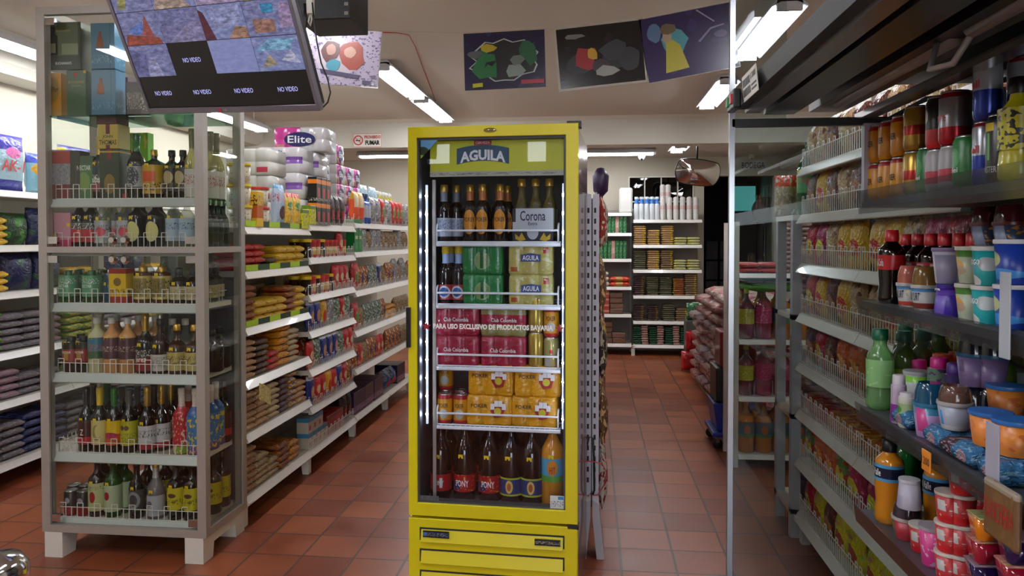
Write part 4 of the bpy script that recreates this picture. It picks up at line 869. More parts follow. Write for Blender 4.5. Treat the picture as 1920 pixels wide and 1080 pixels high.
k_gol_p = sC(('snack_packet', 'golden snack packet', .14, .16, .04), 'd0901c', [('spots', 7, .6, '8a2a18', 8)])
k_mul_p = sC(('snack_packet', 'yellow and blue wafer packet', .10, .15, .036), 'c89a20', [('spots', 6, .55, '28408c', 3), ('band', 0, .3, 'a82020')])
k_bjar = tub('coffee_jar', 'coffee jar with black lid', .042, .042, .13, LB('cjar', '8a6a50', [('band', .2, .75, 'b8a888'), ('spots', 9, .6, '7a2820', 4)]), BLACK, lidh=.025, cat='jar')
k_yjar = tub('sauce_jar', 'dark sauce jar with yellow lid', .034, .034, .12, Gn('sauce', '241410'), mat('ylid', 'd8b818', .4), lidh=.02, cat='jar')
k_rjar = tub('sauce_jar', 'sauce jar with red lid', .036, .036, .115, LB('rjar', 'a83028', [('band', .2, .7, 'c8a050')]), mat('rlid', 'c02828', .4), lidh=.018, cat='jar')
k_creambox = carton('cereal_box', 'cream cereal carton with red picture', .10, .06, .19, pk('cbx', 'a8987c', [('oval', .6, .35, .3, .2, '8a2a20'), ('spots', 7, .62, 'd0c0a0', 3)]))
k_blupouch = pouch('spice_pouch', 'navy pouch with face oval', .11, .05, .2, pk('blup', '1c2870', [('oval', .5, .45, .26, .2, 'b88868'), ('band', .85, 1, 'c8c8d0')], bump=.5))
k_yelpouch = pouch('spice_pouch', 'yellow and red flour pouch', .11, .05, .19, pk('yelp', 'c89818', [('oval', .5, .4, .3, .22, 'b02818'), ('band', 0, .18, '28408c')], bump=.5))
k_redpouch = pouch('spice_pouch', 'red sauce pouch', .10, .05, .18, pk('rdp', 'b41c1a', [('oval', .5, .5, .3, .16, 'c8b890'), ('print', .1, .3, 'd8c8a0', 3)], bump=.5))
k_greyp = pouch('pasta_pouch', 'grey green pasta pouch', .12, .06, .19, pk('greyp', '5a6a58', [('spots', 8, .56, 'b0b8a8', 4)], .2, .7))
k_orp = pouch('pasta_pouch', 'orange and brown cereal pouch', .12, .06, .19, pk('orp', '94501c', [('spots', 8, .56, 'c8a078', 4), ('oval', .5, .5, .2, .2, '28305a')], .25, .7))
k_tanp = pouch('pasta_pouch', 'tan see-through bean pouch', .12, .06, .17, pk('tanp', '7c6040', [('spots', 12, .55, 'a08860', 4)], .2, .7))
k_geel = carton('tall_carton', 'tall green carton with cream letters', .09, .07, .25, pk('gel', '1c7a38', [('rect', .2, .8, .4, .5, 'c8c8a0'), ('rect', .3, .7, .1, .3, '28904a')]), [('GEL', WPRINT, .6, .1, .72)])
k_mbox = carton('milk_carton', 'small white milk carton', .08, .08, .10, pk('mbox', 'b4aca0', [('band', .72, 1, '3a80a8'), ('rect', .1, .5, .2, .5, 'a85038')]))
k_bbox = carton('blue_tray', 'flat blue carton tray', .2, .14, .07, pk('bbox', '2a74a8', [('print', .2, .8, 'a8c8d8', 3)]))
k_rbox = carton('red_crate', 'red display crate', .16, .16, .13, pk('rbx', 'a01c1c', [('band', .8, 1, '6a1414')]))
k_pbox = carton('purple_display_box', 'dark purple display box of sweets', .26, .22, .17, pk('pbx', '221c48', [('band', .1, .35, '584880'), ('print', .1, .35, 'b0a8c8', 2)]))
k_ball = pouch('wrapped_bundle', 'silver and blue wrapped round bundle', .18, .14, .17, pk('ballb', '8a90a0', [('spots', 5, .52, '2850a0', 4), ('oval', .4, .3, .2, .2, 'c03030')], .2, .8))
def G(i, s, items, **k):
    y, L, zs, bn, _ = bays[i]
    fill('long gondola %s, %s shelf' % (bn, 'bottom' if s == 0 else od(len(zs)-s) if s < len(zs)-1 else 'top'), (GX, y, zs[s]), HALF, items, L, **k)
G(0, 0, [(k_tan_p, 1, 7, 2), (k_bei_p, 1, 5, 2), (k_bei_p, 1, 3, 1), (k_brn_p, 1, 4, 2), (k_gol_p, 2, 3, 2)], y0=.03)
G(0, 1, [(k_tan_p, 1, 6, 2), (k_tan_p, 1, 6, 1), (k_bei_p, 1, 6, 1), (k_vio_p, 1, 6, 2), (k_mul_p, 1, 6, 1), (k_tan_p, 1, 4, 1)], y0=.03)
G(0, 2, [(k_tan_p, 1, 6, 2), (k_dk_p, 1, 6, 2), (k_red_p, 1, 3, 1), (k_gol_p, 1, 6, 1), (k_bei_p, 1, 6, 1), (k_dk_p, 1, 4, 1)], y0=.03)
G(0, 3, [(k_brn_p, 1, 6, 2), (k_yel_p, 3, 3, 1), (k_brn_p, 1, 5, 1), (k_yel_p, 1, 4, 1)], y0=.03); G(0, 3, [(None, .30), (k_creambox, 4, 1, 1)], y0=.24)
G(0, 4, [(k_red_p, 2, 4, 1), (k_dk_p, 1, 2, 1), (k_yel_p, 3, 3, 1)], y0=.03); G(0, 4, [(None, .2), (k_bjar, 7, 1, 1)], y0=.24)
G(0, 5, [(k_tub, 1, 3, 1), (k_cocoa, 1, 1, 1), (k_tubr, 1, 2, 1), (None, .06), (k_blub, 1, 1, 1), (k_broth, 2, 1, 1), (k_limeb, 1, 1, 1)], y0=.01)

G(1, 0, [(k_mbox, 3, 2, 1), (k_mbox, 1, 1, 1), (k_rbox, 2, 1, 1), (k_darkp, 2, 1, 1)], y0=.03)
_mr = random.Random(21)
def mix(ks, n): return [(_mr.choice(ks), 1, 1, 1, .004) for _ in range(n)]
G(1, 1, mix([k_darkp, k_blupouch, k_yelpouch, k_redpouch, k_orp], 8), y0=.02); G(1, 1, mix([k_darkp, k_tanp, k_redpouch], 8), y0=.10)
G(1, 2, mix([k_greyp, k_blupouch, k_yelpouch, k_redpouch, k_darkp], 8), y0=.02); G(1, 2, mix([k_darkp, k_orp, k_redpouch], 8), y0=.10)
G(1, 3, [(k_blupouch, 2, 1, 1), (k_yelpouch, 1, 1, 1)]+mix([k_greyp, k_redpouch, k_silv, k_yelpouch], 6), y0=.02)
G(1, 4, [(k_yjar, 1, 1, 2), (k_rjar, 1, 1, 2), (k_yjar, 1, 1, 2), (k_rjar, 2, 1, 2), (k_yjar, 1, 1, 1), (k_redpouch, 3, 1, 1), (k_orp, 1, 1, 1)], y0=.02); G(1, 4, [(None, .02), (k_creambox, 2, 1, 1), (k_cocoa, 3, 1, 1), (k_creambox, 2, 1, 1)], y0=.20)
G(1, 5, [(k_yjar, 1, 1, 2), (k_rjar, 2, 1, 2), (k_yjar, 1, 1, 2), (k_rjar, 3, 1, 1), (k_redpouch, 1, 1, 1), (k_rjar, 1, 1, 1)], y0=.02)
G(1, 6, [(k_limeb, 1, 1, 1), (k_coffee, 3, 2, 1), (k_darkp, 3, 1, 1)], y0=.01); G(1, 6, [(None, .60), (k_elp, 1, 4, 1)], y0=.16)
G(2, 0, [(k_pbox, 3, 1, 1)], y0=.03); G(2, 1, mix([k_greyp, k_redpouch, k_tanp, k_orp], 8), y0=.02)
G(2, 2, [(k_redp, 1, 1, 1)]+mix([k_greyp, k_tanp, k_orp], 7), y0=.02); G(2, 3, [(k_redp, 1, 1, 1)]+mix([k_orp, k_blupouch, k_tanp, k_greyp], 7), y0=.02)
G(2, 4, [(k_geel, 2, 1, 1), (k_silv, 1, 1, 1)]+mix([k_greyp, k_redp, k_silv, k_tanp], 5), y0=.02)
G(2, 5, [(k_orj, 2, 1, 1), (k_bluj, 2, 1, 1), (k_silv, 2, 1, 1), (k_redp, 1, 1, 1)], y0=.01); G(2, 5, [(None, .01), (k_elp, 1, 4, 1), (k_elp, 2, 3, 1), (k_hang, 2, 1, 1)], y0=.16)
G(3, 0, [(k_ball, 2, 1, 1), (k_pbox, 1, 1, 1)], y0=.03); G(3, 1, mix([k_tanp, k_orp, k_greyp], 7), y0=.02); G(3, 2, [(k_gol_p, 2, 3, 1), (k_tanp, 4, 1, 1)], y0=.02)
G(3, 3, mix([k_tanp, k_silv, k_orp], 7), y0=.02); G(3, 4, mix([k_silv, k_redp, k_tanp], 6), y0=.02)
G(3, 5, mix([k_redp, k_silv], 6), y0=.01); G(3, 5, [(k_hang, 2, 1, 1), (k_cello, 5, 1, 1)], y0=.16)
# upper layers of the paper packs, resting on the stacks below
c_, s_ = 0, 1
def upper(k, label, x, y, z, grp='paper packs piled above the long gondola'): put(k, label, (x, y, z), HALF+random.uniform(-.03, .03), grp)
def face(k, label, x, y, z, grp='paper packs piled above the long gondola'): put(k, label, (x, y, z), random.uniform(-.05, .05), grp)
for i in range(3): face(k_wt, 'plain white roll pack, %s up, beside the liquor cabinet' % od(i+1), GX-.245, 4.32, 1.5715+i*.1555)
for i in range(3): face(k_fa, 'white roll pack with purple band and blue script, %s up in its stack' % od(i+1), GX-.235, 4.73, 1.6015+i*.1655)
for i in range(3): face(k_fa, 'purple banded roll pack behind the blue script stack, %s up' % od(i+1), GX-.235, 5.0, 1.6015+i*.1655)
face(k_el, 'topmost pink and white roll pack with the largest blue oval', GX-.20, 4.99, 1.6015+3*.1655)
# note hanging from the first bay
t = thing('handwritten_note', 'curled yellow handwritten note taped to the long gondola shelf', 'note', (GX+.028, 3.76, .70), HALF)
q = MB(); vs = [(i*.032-.02, -.006-.01*math.sin(i*1.1), j*.03-.04-.012*i) for j in range(4) for i in range(6)]
q.add(vs, [(j*6+i, j*6+i+1, j*6+i+7, j*6+i+6) for j in range(3) for i in range(5)], 0, True); q.build('paper', pk('note', 'c8b878', [('print', .1, .9, '8a7a48', 3)]), t)
# ------------------------------------------------------------------ wall shelving on the far aisle
WX = -3.5; zsW = [.149, .523, .818, 1.183, 1.468, 1.80]
wb = [(3.80, .92, 'near bay'), (4.72, .92, 'second bay'), (5.64, .92, 'third bay')]
for y, L, n_ in wb:
    bay('wall_shelving_bay', 'white wall shelving beyond the liquor cabinet, '+n_, (WX, y, 0), HALF, L, zsW, .45, (), 2.0, 'wall shelving bays', feet=(0,))
k_det = pouch('detergent_bag', 'blue and white detergent bag with red letters', .30, .10, .35, pk('det', 'a4c4d0', [('band', .72, 1, '2a2488'), ('oval', .55, .68, .22, .1, 'c85a98'), ('band', 0, .2, '2c3088'), ('rect', .0, .2, .72, .95, 'd8b020')], .3, .4), ('AK-1', mat('akred', 'c42a20', .4), .66, .2, .45))
k_det2 = pouch('detergent_bag', 'aqua detergent bag with small red letters', .22, .09, .26, pk('det2', '78a8b8', [('band', .75, 1, '3a48a0'), ('oval', .3, .6, .2, .14, 'c89a30')], .3, .4), ('AK-1', mat('akred', 'c42a20', .4), .5, .14, .5))
k_gr_p = sC(('snack_packet', 'green and yellow candy packet', .17, .18, .05), '4a7a28', [('spots', 6, .54, 'c8b028', 3)])
k_gy_p = sC(('soap_packet', 'grey wrapped packet', .17, .2, .045), '6a6468', [('spots', 8, .6, '98888c', 3)])
k_nv_p = sC(('soap_packet', 'navy blue packet', .18, .2, .05), '1a2250', [('spots', 8, .62, '5a64a0', 3)])
k_pk_p = sC(('soap_packet', 'pale purple packet', .15, .2, .045), '8a7880', [('spots', 8, .6, 'a83850', 5)])
k_navybag = pouch('laundry_bag', 'dark navy laundry bag', .24, .12, .24, pk('nvb', '151a42', [('spots', 4, .6, '2a4a34', 4)], bump=.5))
k_green = pouch('laundry_bag', 'dark green leafy bag', .2, .12, .2, pk('grb', '1e3c1c', [('spots', 4, .55, '3c7a2c', 4)], bump=.5))
def Wf(i, s, items, **k):
    y, L, bn = wb[i]; fill('wall shelving %s, %s shelf' % (bn, 'bottom' if s == 0 else od(6-s) if s < 5 else 'top'), (WX, y, zsW[s]), HALF, items, L, **k)
for i in range(3):
    Wf(i, 5, [(k_det, 2, 1, 1), (k_det2, 1, 1, 1)], y0=.06)
    Wf(i, 4, [(k_yel_p, 3, 4 if i < 2 else 2, 1), (k_green, 1, 1, 1), (k_navybag, 1, 1, 1)], y0=.05)
    Wf(i, 3, [(k_yel_p, 3, 3, 1), (k_navybag, 2, 1, 1)], y0=.05)
    Wf(i, 2, [(k_gr_p, 2, 6 if i == 0 else 4, 1), (k_gy_p, 2, 5, 1), (k_pk_p, 1, 5, 1)], y0=.05)
    Wf(i, 1, [(k_gr_p, 1, 2, 1), (k_pk_p, 2, 4, 1), (k_gy_p, 2, 3, 1)], y0=.05)
    Wf(i, 0, [(k_gy_p, 3, 5, 1), (k_nv_p, 2, 5, 1)], y0=.05)
# ------------------------------------------------------------------ middle gondola end behind the fridge
t = thing('middle_gondola', 'slotted upright and hanging goods rack behind the yellow fridge', 'shelving', (0, 3.6, 0))
u = MB(); u.box(-.034, -.003, 0, .04, .26, 1.72, 0); u.box(.003, .034, 0, .04, .26, 1.72, 0)
for i in range(26):
    for x in (-.018, .014): u.box(x-.0045, x+.0055, -.0008, 0, .33+i*.052, .354+i*.052, 1)
u.build('upright', [mat('upright_lilac', 'cac6d2', .4), SLOT], t)
for sgn in (-1, 1):
    q = MB(); q.prism([(sgn*.004, .28), (sgn*.034, .26), (sgn*.06, 0), (sgn*.025, 0), (sgn*.004, .2)], 'y', -.10, .03); q.build('foot', mat('foot_lilac', 'b0aeb6', .4), t)
MB().box(-.012, .012, .04, 4.4, .2, 1.70).build('back_panel', mat('panel_grey', '8a8688', .5), t)
sm = shelf_mesh(4.3, .30)
for z in (.25, .6, .95, 1.3, 1.65):
    o = link('shelf', sm, t, (-.33, 4.35, z)); o.rotation_euler = (0, 0, -HALF)
q = MB()
for z in (.30, .62, .95, 1.28, 1.6): q.bar((.02, .1, z+.13), (.02, 4.3, z+.13), .005, 6)
q.build('hanging_rail', GREYW, t)
hk = [pouch('hanging_bag', d, .17, .055, .26, pk('hg%d' % i, b, [('spots', 8, .55, c, i)], .25, .7)) for i, (d, b, c) in enumerate((('brown hanging snack bag', '6a4a30', 'c8a070'), ('white hanging snack bag', 'b8b4a8', '8a3028'), ('dark hanging snack bag', '382c28', 'b0a088'), ('yellow hanging snack bag', 'b89820', '8a5a20'), ('red hanging snack bag', '9a2420', 'c8b898')))]
rnd = random.Random(3)
for j in range(5):
    for i in range(12):
        k = hk[rnd.randrange(5)]
        put(k, '%s on the rack behind the fridge, %s back, %s rail' % (k.desc, od(i+1), od(5-j)), (.046+rnd.uniform(-.004, .012), 3.80+i*.30, .30+j*.325-.14+.0), HALF, 'bags hanging behind the fridge')
t = thing('purple_cap_brush', 'dark purple plastic item on top of the slotted upright', 'brush', (.045, 4.0, 1.70))
MB().lathe([(.01, 0), (.012, .03), (.04, .06), (.045, .14), (.02, .18), (0, .185)], 12).build('head', mat('dkpurple', '2a1438', .4), t)
t = thing('power_cable', 'looped black cable hanging on the slotted upright', 'cable', (0, 3.58, 0))
MB().tube([(-.028, 0, .30), (-.026, -.01, .50), (-.012, -.015, .56), (.006, -.015, .555), (.012, -.01, .45), (.014, 0, .30), (.004, 0, .27)], .005, 8).build('loop', BLACK, t)
t = thing('red_wire', 'thin red wire looped beside the slotted upright', 'cord', (0, 3.57, 0))
MB().tube([(-.07, 0, .44), (.0, -.01, .445), (.05, -.01, .435), (.072, 0, .39), (.06, 0, .33), (.03, 0, .28), (-.02, 0, .275)], .0028, 6).build('cord', mat('redcord', 'b82430', .5), t)
# ------------------------------------------------------------------ shelving on the back wall
zB = [.145, .453, .783, 1.116, 1.437, 1.76]; zA = [.153, .537, .893, 1.255, 1.59, 1.85]
BO = (.53, 9.74); AO = (-.38, 9.74)
bay('back_shelving', 'wider white shelving on the back wall below the barred window', (BO[0], BO[1], 0), 0, .87, zB, .42, (), 1.9, 'back wall shelving', feet=(-.02, .825), panel=mat('perf_panel', '8c8480', .6))
bay('back_shelving', 'white shelving on the back wall beside the fridge', (AO[0], AO[1], 0), 0, .89, zA, .42, (), 1.9, 'back wall shelving', feet=(0,), panel=mat('perf_panel', '8c8480', .6))
k_oliv = sC(('bean_packet', 'olive lentil packet', .15, .18, .026), '54523a', [('spots', 9, .6, '7a7048', 3)])
k_sand = sC(('bean_packet', 'sand coloured rice packet', .155, .18, .027), 'b08a58', [('rect', .75, .9, 0, 1, 'c8a818'), ('spots', 9, .64, 'd0b080', 3)])
k_khak = sC(('bean_packet', 'khaki bean packet', .155, .18, .027), '7c6444', [('rect', .78, .92, 0, 1, 'b8981c'), ('spots', 9, .62, '9c8058', 4)])
k_lemon = sC(('flour_packet', 'pale lemon flour packet', .16, .17, .032), 'b4b070', [('rect', 0, .2, 0, 1, 'c0b820'), ('spots', 7, .6, 'c8c8a8', 3)])
k_prp = sC(('bean_packet', 'dark red bean packet', .14, .18, .024), '3c2020', [('rect', .72, .86, 0, 1, '8a7020'), ('spots', 10, .62, '584038', 4)])
k_orn = sC(('bean_packet', 'orange lentil packet', .14, .18, .024), '94501c', [('rect', .0, .12, 0, 1, '9a9020'), ('spots', 10, .62, 'b87038', 4)])
k_pnk = sC(('sugar_packet', 'pale pink sugar packet', .085, .18, .03), 'b89a90', [('print', .2, .8, 'b05a50', 3)])
k_grn = sC(('sugar_packet', 'dark green sugar packet', .10, .18, .028), '17492c', [('spots', 9, .64, '3c7a50', 3)])
k_blk = carton('panela_block', 'brown wrapped sugar block', .17, .15, .07, pk('panela', '5c3a28', [('print', .2, .8, '8a6048', 2)]), bev=.006)
k_rdb = carton('red_box', 'small red carton', .085, .12, .075, pk('rdbx', 'a02c20', [('band', .35, .65, 'b88870')]))
k_wbag = packet('white_sack', 'plump white salt bag', .15, .2, .065, pk('wsak', 'b8b09c', []))
k_rbag = packet('red_sack', 'plump red pasta bag', .27, .2, .065, pk('rsak', 'b01c10', [('rect', .35, .65, 0, 1, 'a87a40'), ('spots', 8, .62, 'd0a018', 2)], bump=.4))
k_gpk = carton('green_tall_pack', 'upright dark green packet', .05, .12, .235, pk('gpk', '1a5a30', [('spots', 7, .62, '7ab070', 2)]), bev=.008)
k_ppk = carton('pink_tall_pack', 'upright pink packet', .05, .12, .235, pk('ppk', 'a88478', [('band', .3, .6, 'b8a898'), ('spots', 7, .62, 'c86a60', 2)]), bev=.008)
k_foam = carton('foam_tray_stack', 'tall stack of white foam trays', .17, .13, .33, pk('foam', 'cfcfc8', [], .6), bev=.02, cat='trays')
def BB(s, items, **k): fill('wide back shelving, %s shelf' % ('bottom' if s == 0 else 'top' if s == 5 else od(6-s)), (BO[0], BO[1]+.022, zB[s]), 0, items, .87, **k)
def AA(s, items, **k): fill('narrow back shelving, %s shelf' % ('bottom' if s == 0 else 'top' if s == 5 else od(6-s)), (AO[0], AO[1]+.022, zA[s]), 0, items, .89, **k)
BB(4, [(k_sand, 1, 9, 1, .02), (k_sand, 1, 7, 1, .02), (k_sand, 1, 9, 1, .01), (k_lemon, 2, 3, 1)])
BB(3, [(k_oliv, 1, 9, 1, .02), (k_sand, 1, 9, 1, .02), (k_khak, 1, 9, 1, .01), (k_lemon, 2, 4, 1)])
BB(2, [(k_prp, 1, 10, 1, .02), (k_oliv, 1, 9, 1, .02), (k_oliv, 1, 9, 1, .02), (k_orn, 1, 9, 1, .01), (k_khak, 1, 10, 1)])
BB(1, [(k_prp, 1, 8, 1, .04), (k_prp, 1, 8, 1, .05), (k_oliv, 1, 8, 1, .02), (k_khak, 1, 6, 1, .01)])
BB(0, [(k_grn, 1, 8, 1, 0), (k_pnk, 1, 8, 1, .015), (k_grn, 1, 8, 1, 0), (k_pnk, 1, 8, 1, .015), (k_grn, 1, 8, 1, 0), (k_pnk, 1, 8, 1, .015), (k_grn, 1, 8, 1)])
AA(4, [(None, .42), (k_gpk, 2, 1, 1, .0), (k_ppk, 1, 1, 1, .0), (k_gpk, 2, 1, 1, .0), (k_ppk, 1, 1, 1, .0), (k_gpk, 2, 1, 1, .0)])
AA(3, [(None, .42), (k_ppk, 1, 1, 1, .0), (k_gpk, 3, 1, 1, .0), (k_ppk, 1, 1, 1, .0), (k_gpk, 3, 1, 1, .0)])
AA(2, [(None, .44), (k_wbag, 1, 3, 1), (k_rbag, 1, 2, 1)])
AA(1, [(None, .42), (k_rdb, 2, 4, 1), (k_blk, 1, 4, 1), (k_blk, 1, 2, 1)])
AA(0, [(None, .46), (k_blk, 1, 4, 1), (k_blk, 1, 2, 1)])
k_spray = bottle('cleaner_bottle', 'white cleaner bottle with blue collar', .032, .30, mat('white_hdpe', 'd4d8dc', .35), mat('white_hdpe', 'd4d8dc', .35), None, foil=mat('blue_collar', '2c6cb8', .4), sh=.6, nk=.8, nr=.02, sticker=False)
def cups(desc, h):
    mb = MB(); mb.lathe([(.026, 0)]+[(.034+.0015*(i % 2), .02+i*(h-.05)/16) for i in range(16)]+[(.036, h-.025), (.03, h-.01), (.008, h)], 16)
    return Kind('foam_cup_sleeve', 'cups', desc, .072, .072, h, [P('cups', mb.mesh('cups', mat('foamcup', 'd0ccc6', .4))), P('red_print', MB().lathe([(.0362, h*.45), (.0362, h*.62)], 16, cap0=False, cap1=False).mesh('red_print', pack('cupprint', 'd0ccc6', [('spots', 12, .56, 'c03038', 3)])))])
kc1 = cups('sleeve of white foam cups with red print', .30); kc2 = cups('taller sleeve of white foam cups', .27)
BB(5, [(k_spray, 5, 1, 1, .003), (kc1, 6, 1, 1, .012)], y0=.05); BB(5, [(None, .02), (k_spray, 4, 1, 1, .006)], y0=.16)
for i, x in enumerate((.92, .99)): put(kc2, 'sleeve of foam cups lifted highest, %s of two, wide back shelving top' % ('first' if i == 0 else 'second'), (x, BO[1]+.24, zB[5]+.20), 0, 'raised foam cup sleeves')
t = thing('display_riser', 'hidden grey box under the raised foam cups', 'box', (.955, BO[1]+.24, zB[5])); MB().box(-.08, .08, -.05, .05, 0, .199).build('box', WHITE, t)
put(k_foam, k_foam.desc+' on the narrow back shelving top', (Xat(1173, BO[1]+.15), BO[1]+.15, zA[5]+.001))
# ------------------------------------------------------------------ sack pile
sk = [packet('rice_sack', d, .52, .42, .103, pk('sack%d' % i, b, [('spots', 5, .54, c, i+2), ('spots', 9, .62, 'c8b8b0', i)], .28, .7, ), seed=i+3, cat='sack') for i, (d, b, c) in enumerate((('pinkish plastic sack of goods', 'b48c84', '98303c'), ('cream plastic sack of goods', 'b8a698', 'a84450'), ('greyish plastic sack of goods', '9c9094', '8a3848')))]
rnd = random.Random(11)
for j, (y, n_) in enumerate(((6.25, 10), (6.72, 10), (7.19, 10), (7.66, 9), (8.13, 7))):
    for k in range(n_):
        q = sk[rnd.randrange(3)]
        put(q, '%s, %s up in the %s stack of the floor pile' % (q.desc, od(k+1), od(j+1)), (1.36+rnd.uniform(-.035, .035)-.004*k, y+rnd.uniform(-.02, .02), .02+k*.104), rnd.uniform(-.06, .06), 'plastic sacks piled along the aisle')
t = thing('pallet', 'low wooden pallet under the sack pile', 'pallet', (1.36, 7.2, 0)); MB().box(-.26, .26, -1.2, 1.2, 0, .018).build('board', CARD, t)
kred = pouch('red_gift_bag', 'shiny red bow-tied bag', .14, .1, .22, mat('redfoil', 'b4101a', .25, coat=.5, bump=.8, bscale=14), seed=9)
for i, (x, y, z) in enumerate(((1.08, 8.62, .02), (1.21, 8.66, .02), (1.12, 8.64, .245))): put(kred, 'shiny red bow-tied bag, %s at the far end of the sack pile' % ('near one' if i == 0 else 'far one' if i == 1 else 'upper one'), (x, y, z), .3*i, 'red bags by the sack pile')
t = thing('bag_stand', 'low grey crate holding the green and white bags', 'crate', (1.22, 8.95, 0)); MB().box(-.13, .13, -.1, .1, 0, .56).build('crate', mat('crgrey', '4c4844', .6), t, .01)
for i, (d, c) in enumerate((('green leafy bag at the far sack pile end', '1c5c2c'), ('white crumpled bag at the far sack pile end', 'c0c0b4'))):
    put(pouch('gift_bag', d, .15, .08, .2, pk('gb%d' % i, c, [('spots', 7, .62, 'a0b8a0', 2)], bump=.8)), d, (1.17+.08*i, 8.88+i*.1, .565), 0)
# ------------------------------------------------------------------ dolly with boxes
t = thing('dolly', 'blue wheeled dolly beside the drinks rack', 'dolly', (1.02, 5.62, 0))
MB().box(-.16, .16, -.2, .2, .09, .125).build('deck', mat('dolly_blue', '1c2c90', .4), t, .01)
for x in (-.12, .12):
    for y in (-.16, .16):
        o = MB().lathe([(.0, -.012), (.035, -.012), (.038, 0), (.035, .012), (0, .012)], 14).build('wheel', DARK, t, loc=(x, y, .039)); o.rotation_euler = (PI/2, 0, 0)
        MB().box(x-.012, x+.012, y-.02, y+.02, .05, .09).build('fork', CHROME, t)
t = thing('blue_bin', 'blue plastic bin standing on the dolly', 'bin', (1.02, 5.62, .126)); MB().prism([(-.12, 0), (.12, 0), (.15, .2), (-.15, .2)], 'y', -.15, .15).build('bin', mat('bin_blue', '1c2a88', .4), t, .008)
t = thing('black_crate', 'black crate on top of the blue bin', 'crate', (1.03, 5.62, .328)); MB().box(-.14, .14, -.14, .14, 0, .25).build('crate', BLACK, t, .01)
t = thing('red_drum', 'tall dark red box on the black crate', 'box', (1.05, 5.62, .58)); MB().box(-.13, .13, -.12, .12, 0, .26).build('box', mat('drum_red', '7a1018', .35, coat=.4), t, .015)
# ------------------------------------------------------------------ drinks rack seen through the glass
DO = (.93, 5.02); zD = [.09, .47, .845, 1.28]
rk = thing('drinks_rack', 'white open drinks rack seen through the cooler glass', 'rack', (DO[0], DO[1], 0))
for x in (0, .86):
    for y in (.0, .38): MB().box(x, x+.03, y, y+.03, 0, 1.62).build('post', WHITE, rk)
sm = shelf_mesh(.83, .40, WHITE, LIP, .02, .03)
for z in zD: link('shelf', sm, rk, (.03, .0, z))
juice = lambda n, c: mat('juice_'+n, c, .1, coat=.7)
def pet(n, desc, c, cap, lab, R_=.052, H=.33, text=None): return bottle('juice_bottle', desc, R_, H, juice(n, c), mat('petcap_'+n, cap, .35), (.3, .6, lab), foil=CLR, sh=.6, nk=.84, sticker=False, text=text)
d1 = pet('grape', 'purple grape soda with yellow label', '7a2438', 'a8b020', LB('d1', 'b8b030', [('spots', 7, .6, 'd8d050', 2)]))
d2 = pet('rosy', 'pink red soda with magenta label', '9a2840', 'c02848', LB('d2', 'c03068', [('spots', 7, .6, 'd86a90', 2)]), .056, .35)
d3 = pet('oran', 'orange soda with blue label', 'd08018', 'b04028', LB('d3', '4a6a80', [('band', 0, .2, '5a8a50'), ('oval', .5, .5, .2, .3, 'c07030')]), .054, .34)
def DR(s, items, **k): fill('drinks rack, %s shelf' % ('bottom', 'third', 'second', 'top')[s], (DO[0]+.03, DO[1], zD[s]), 0, items, .83, **k)
DR(2, [(d1, 1, 1, 1), (d2, 1, 1, 1), (d3, 2, 1, 1), (d1, 1, 1, 1), (d2, 1, 1, 1), (d3, 1, 1, 1)], y0=.03)
DR(1, [(d1, 1, 1, 1), (d2, 2, 1, 1), (d1, 1, 1, 1), (d3, 3, 1, 1)], y0=.03); DR(0, [(d3, 7, 1, 1)], y0=.03)
DR(0, [(d3, 7, 1, 1)], y0=.16); DR(2, [(d3, 3, 1, 1), (d1, 3, 1, 1)], y0=.17)
kbx = carton('bottle_wrap', 'flat bag with fish-like print', .24, .14, .08, pk('fishb', '3a5a78', [('spots', 6, .56, 'b0643c', 3), ('band', .0, .2, 'a8b0b8')]), cat='bag')
DR(3, [(k_red_p, 2, 2, 1), (None, .03), (k_pnk, 4, 12, 1, .01)], y0=.04)
for i, (d, c, x, z) in enumerate((('sky blue plastic bag draped above the soda bottles', '3a7ab8', .12, 1.225), ('lime green plastic bag above the soda bottles', '4a9a28', .30, 1.157))):
    o = put(packet('plastic_bag', d, .40, .26, .06, mat('plb%d' % i, c, .25, coat=.4, bump=.8, bscale=10), cat='bag'), d, (DO[0]+.22+i*.06, DO[1]+.16, z), .2)
for k in range(1): pass
# ------------------------------------------------------------------ end rack and the snack gondola
ER = (1.01, 3.86)
t = thing('end_rack', 'grey-white end rack standing beyond the snack gondola', 'rack', (ER[0], ER[1], 0))
for y in (.0, .30):
    MB().box(-.012, .034, y, y+.045, 0, 1.60).build('post', GREYW, t)
    MB().box(.36, .40, y, y+.045, 0, 1.60).build('post', GREYW, t)
for z in (.12, .60, 1.1, 1.60): MB().box(-.012, .40, .0, .345, z, z+.025).build('shelf', WHITE, t)
k7 = bottle('soda_bottle', 'large green lemon soda bottle with red script', .055, .37, GRN, Gn('green_cap', '145a28'), (.3, .62, LB('l7', '2a8a40', [('band', .85, 1, 'a8c030'), ('rect', 0, .1, 0, 1, 'c8b820')])), text=('7up', mat('sred', 'c83020', .4), 1.1, .4), sh=.62, nk=.86, sticker=False)
put(k7, k7.desc+', first of two on the end rack', (1.09, 3.93, 1.626), -.6, 'green soda bottles on the end rack'); put(k7, k7.desc+', second of two on the end rack', (1.15, 4.06, 1.626), -.5, 'green soda bottles on the end rack')
kk = pouch('bread_bag', 'clear bread bag with orange tied top', .11, .09, .22, pk('brd', 'a8967c', [('band', .72, 1, 'c8401c'), ('spots', 7, .6, 'c8c0b0', 3)], .2, .8))
for i, (x, y) in enumerate(((1.03, 4.15), (1.12, 4.16))): put(kk, kk.desc+', '+('outer' if i == 0 else 'inner')+' one on the end rack', (x, y, 1.626), -.3, 'bread bags on the end rack')
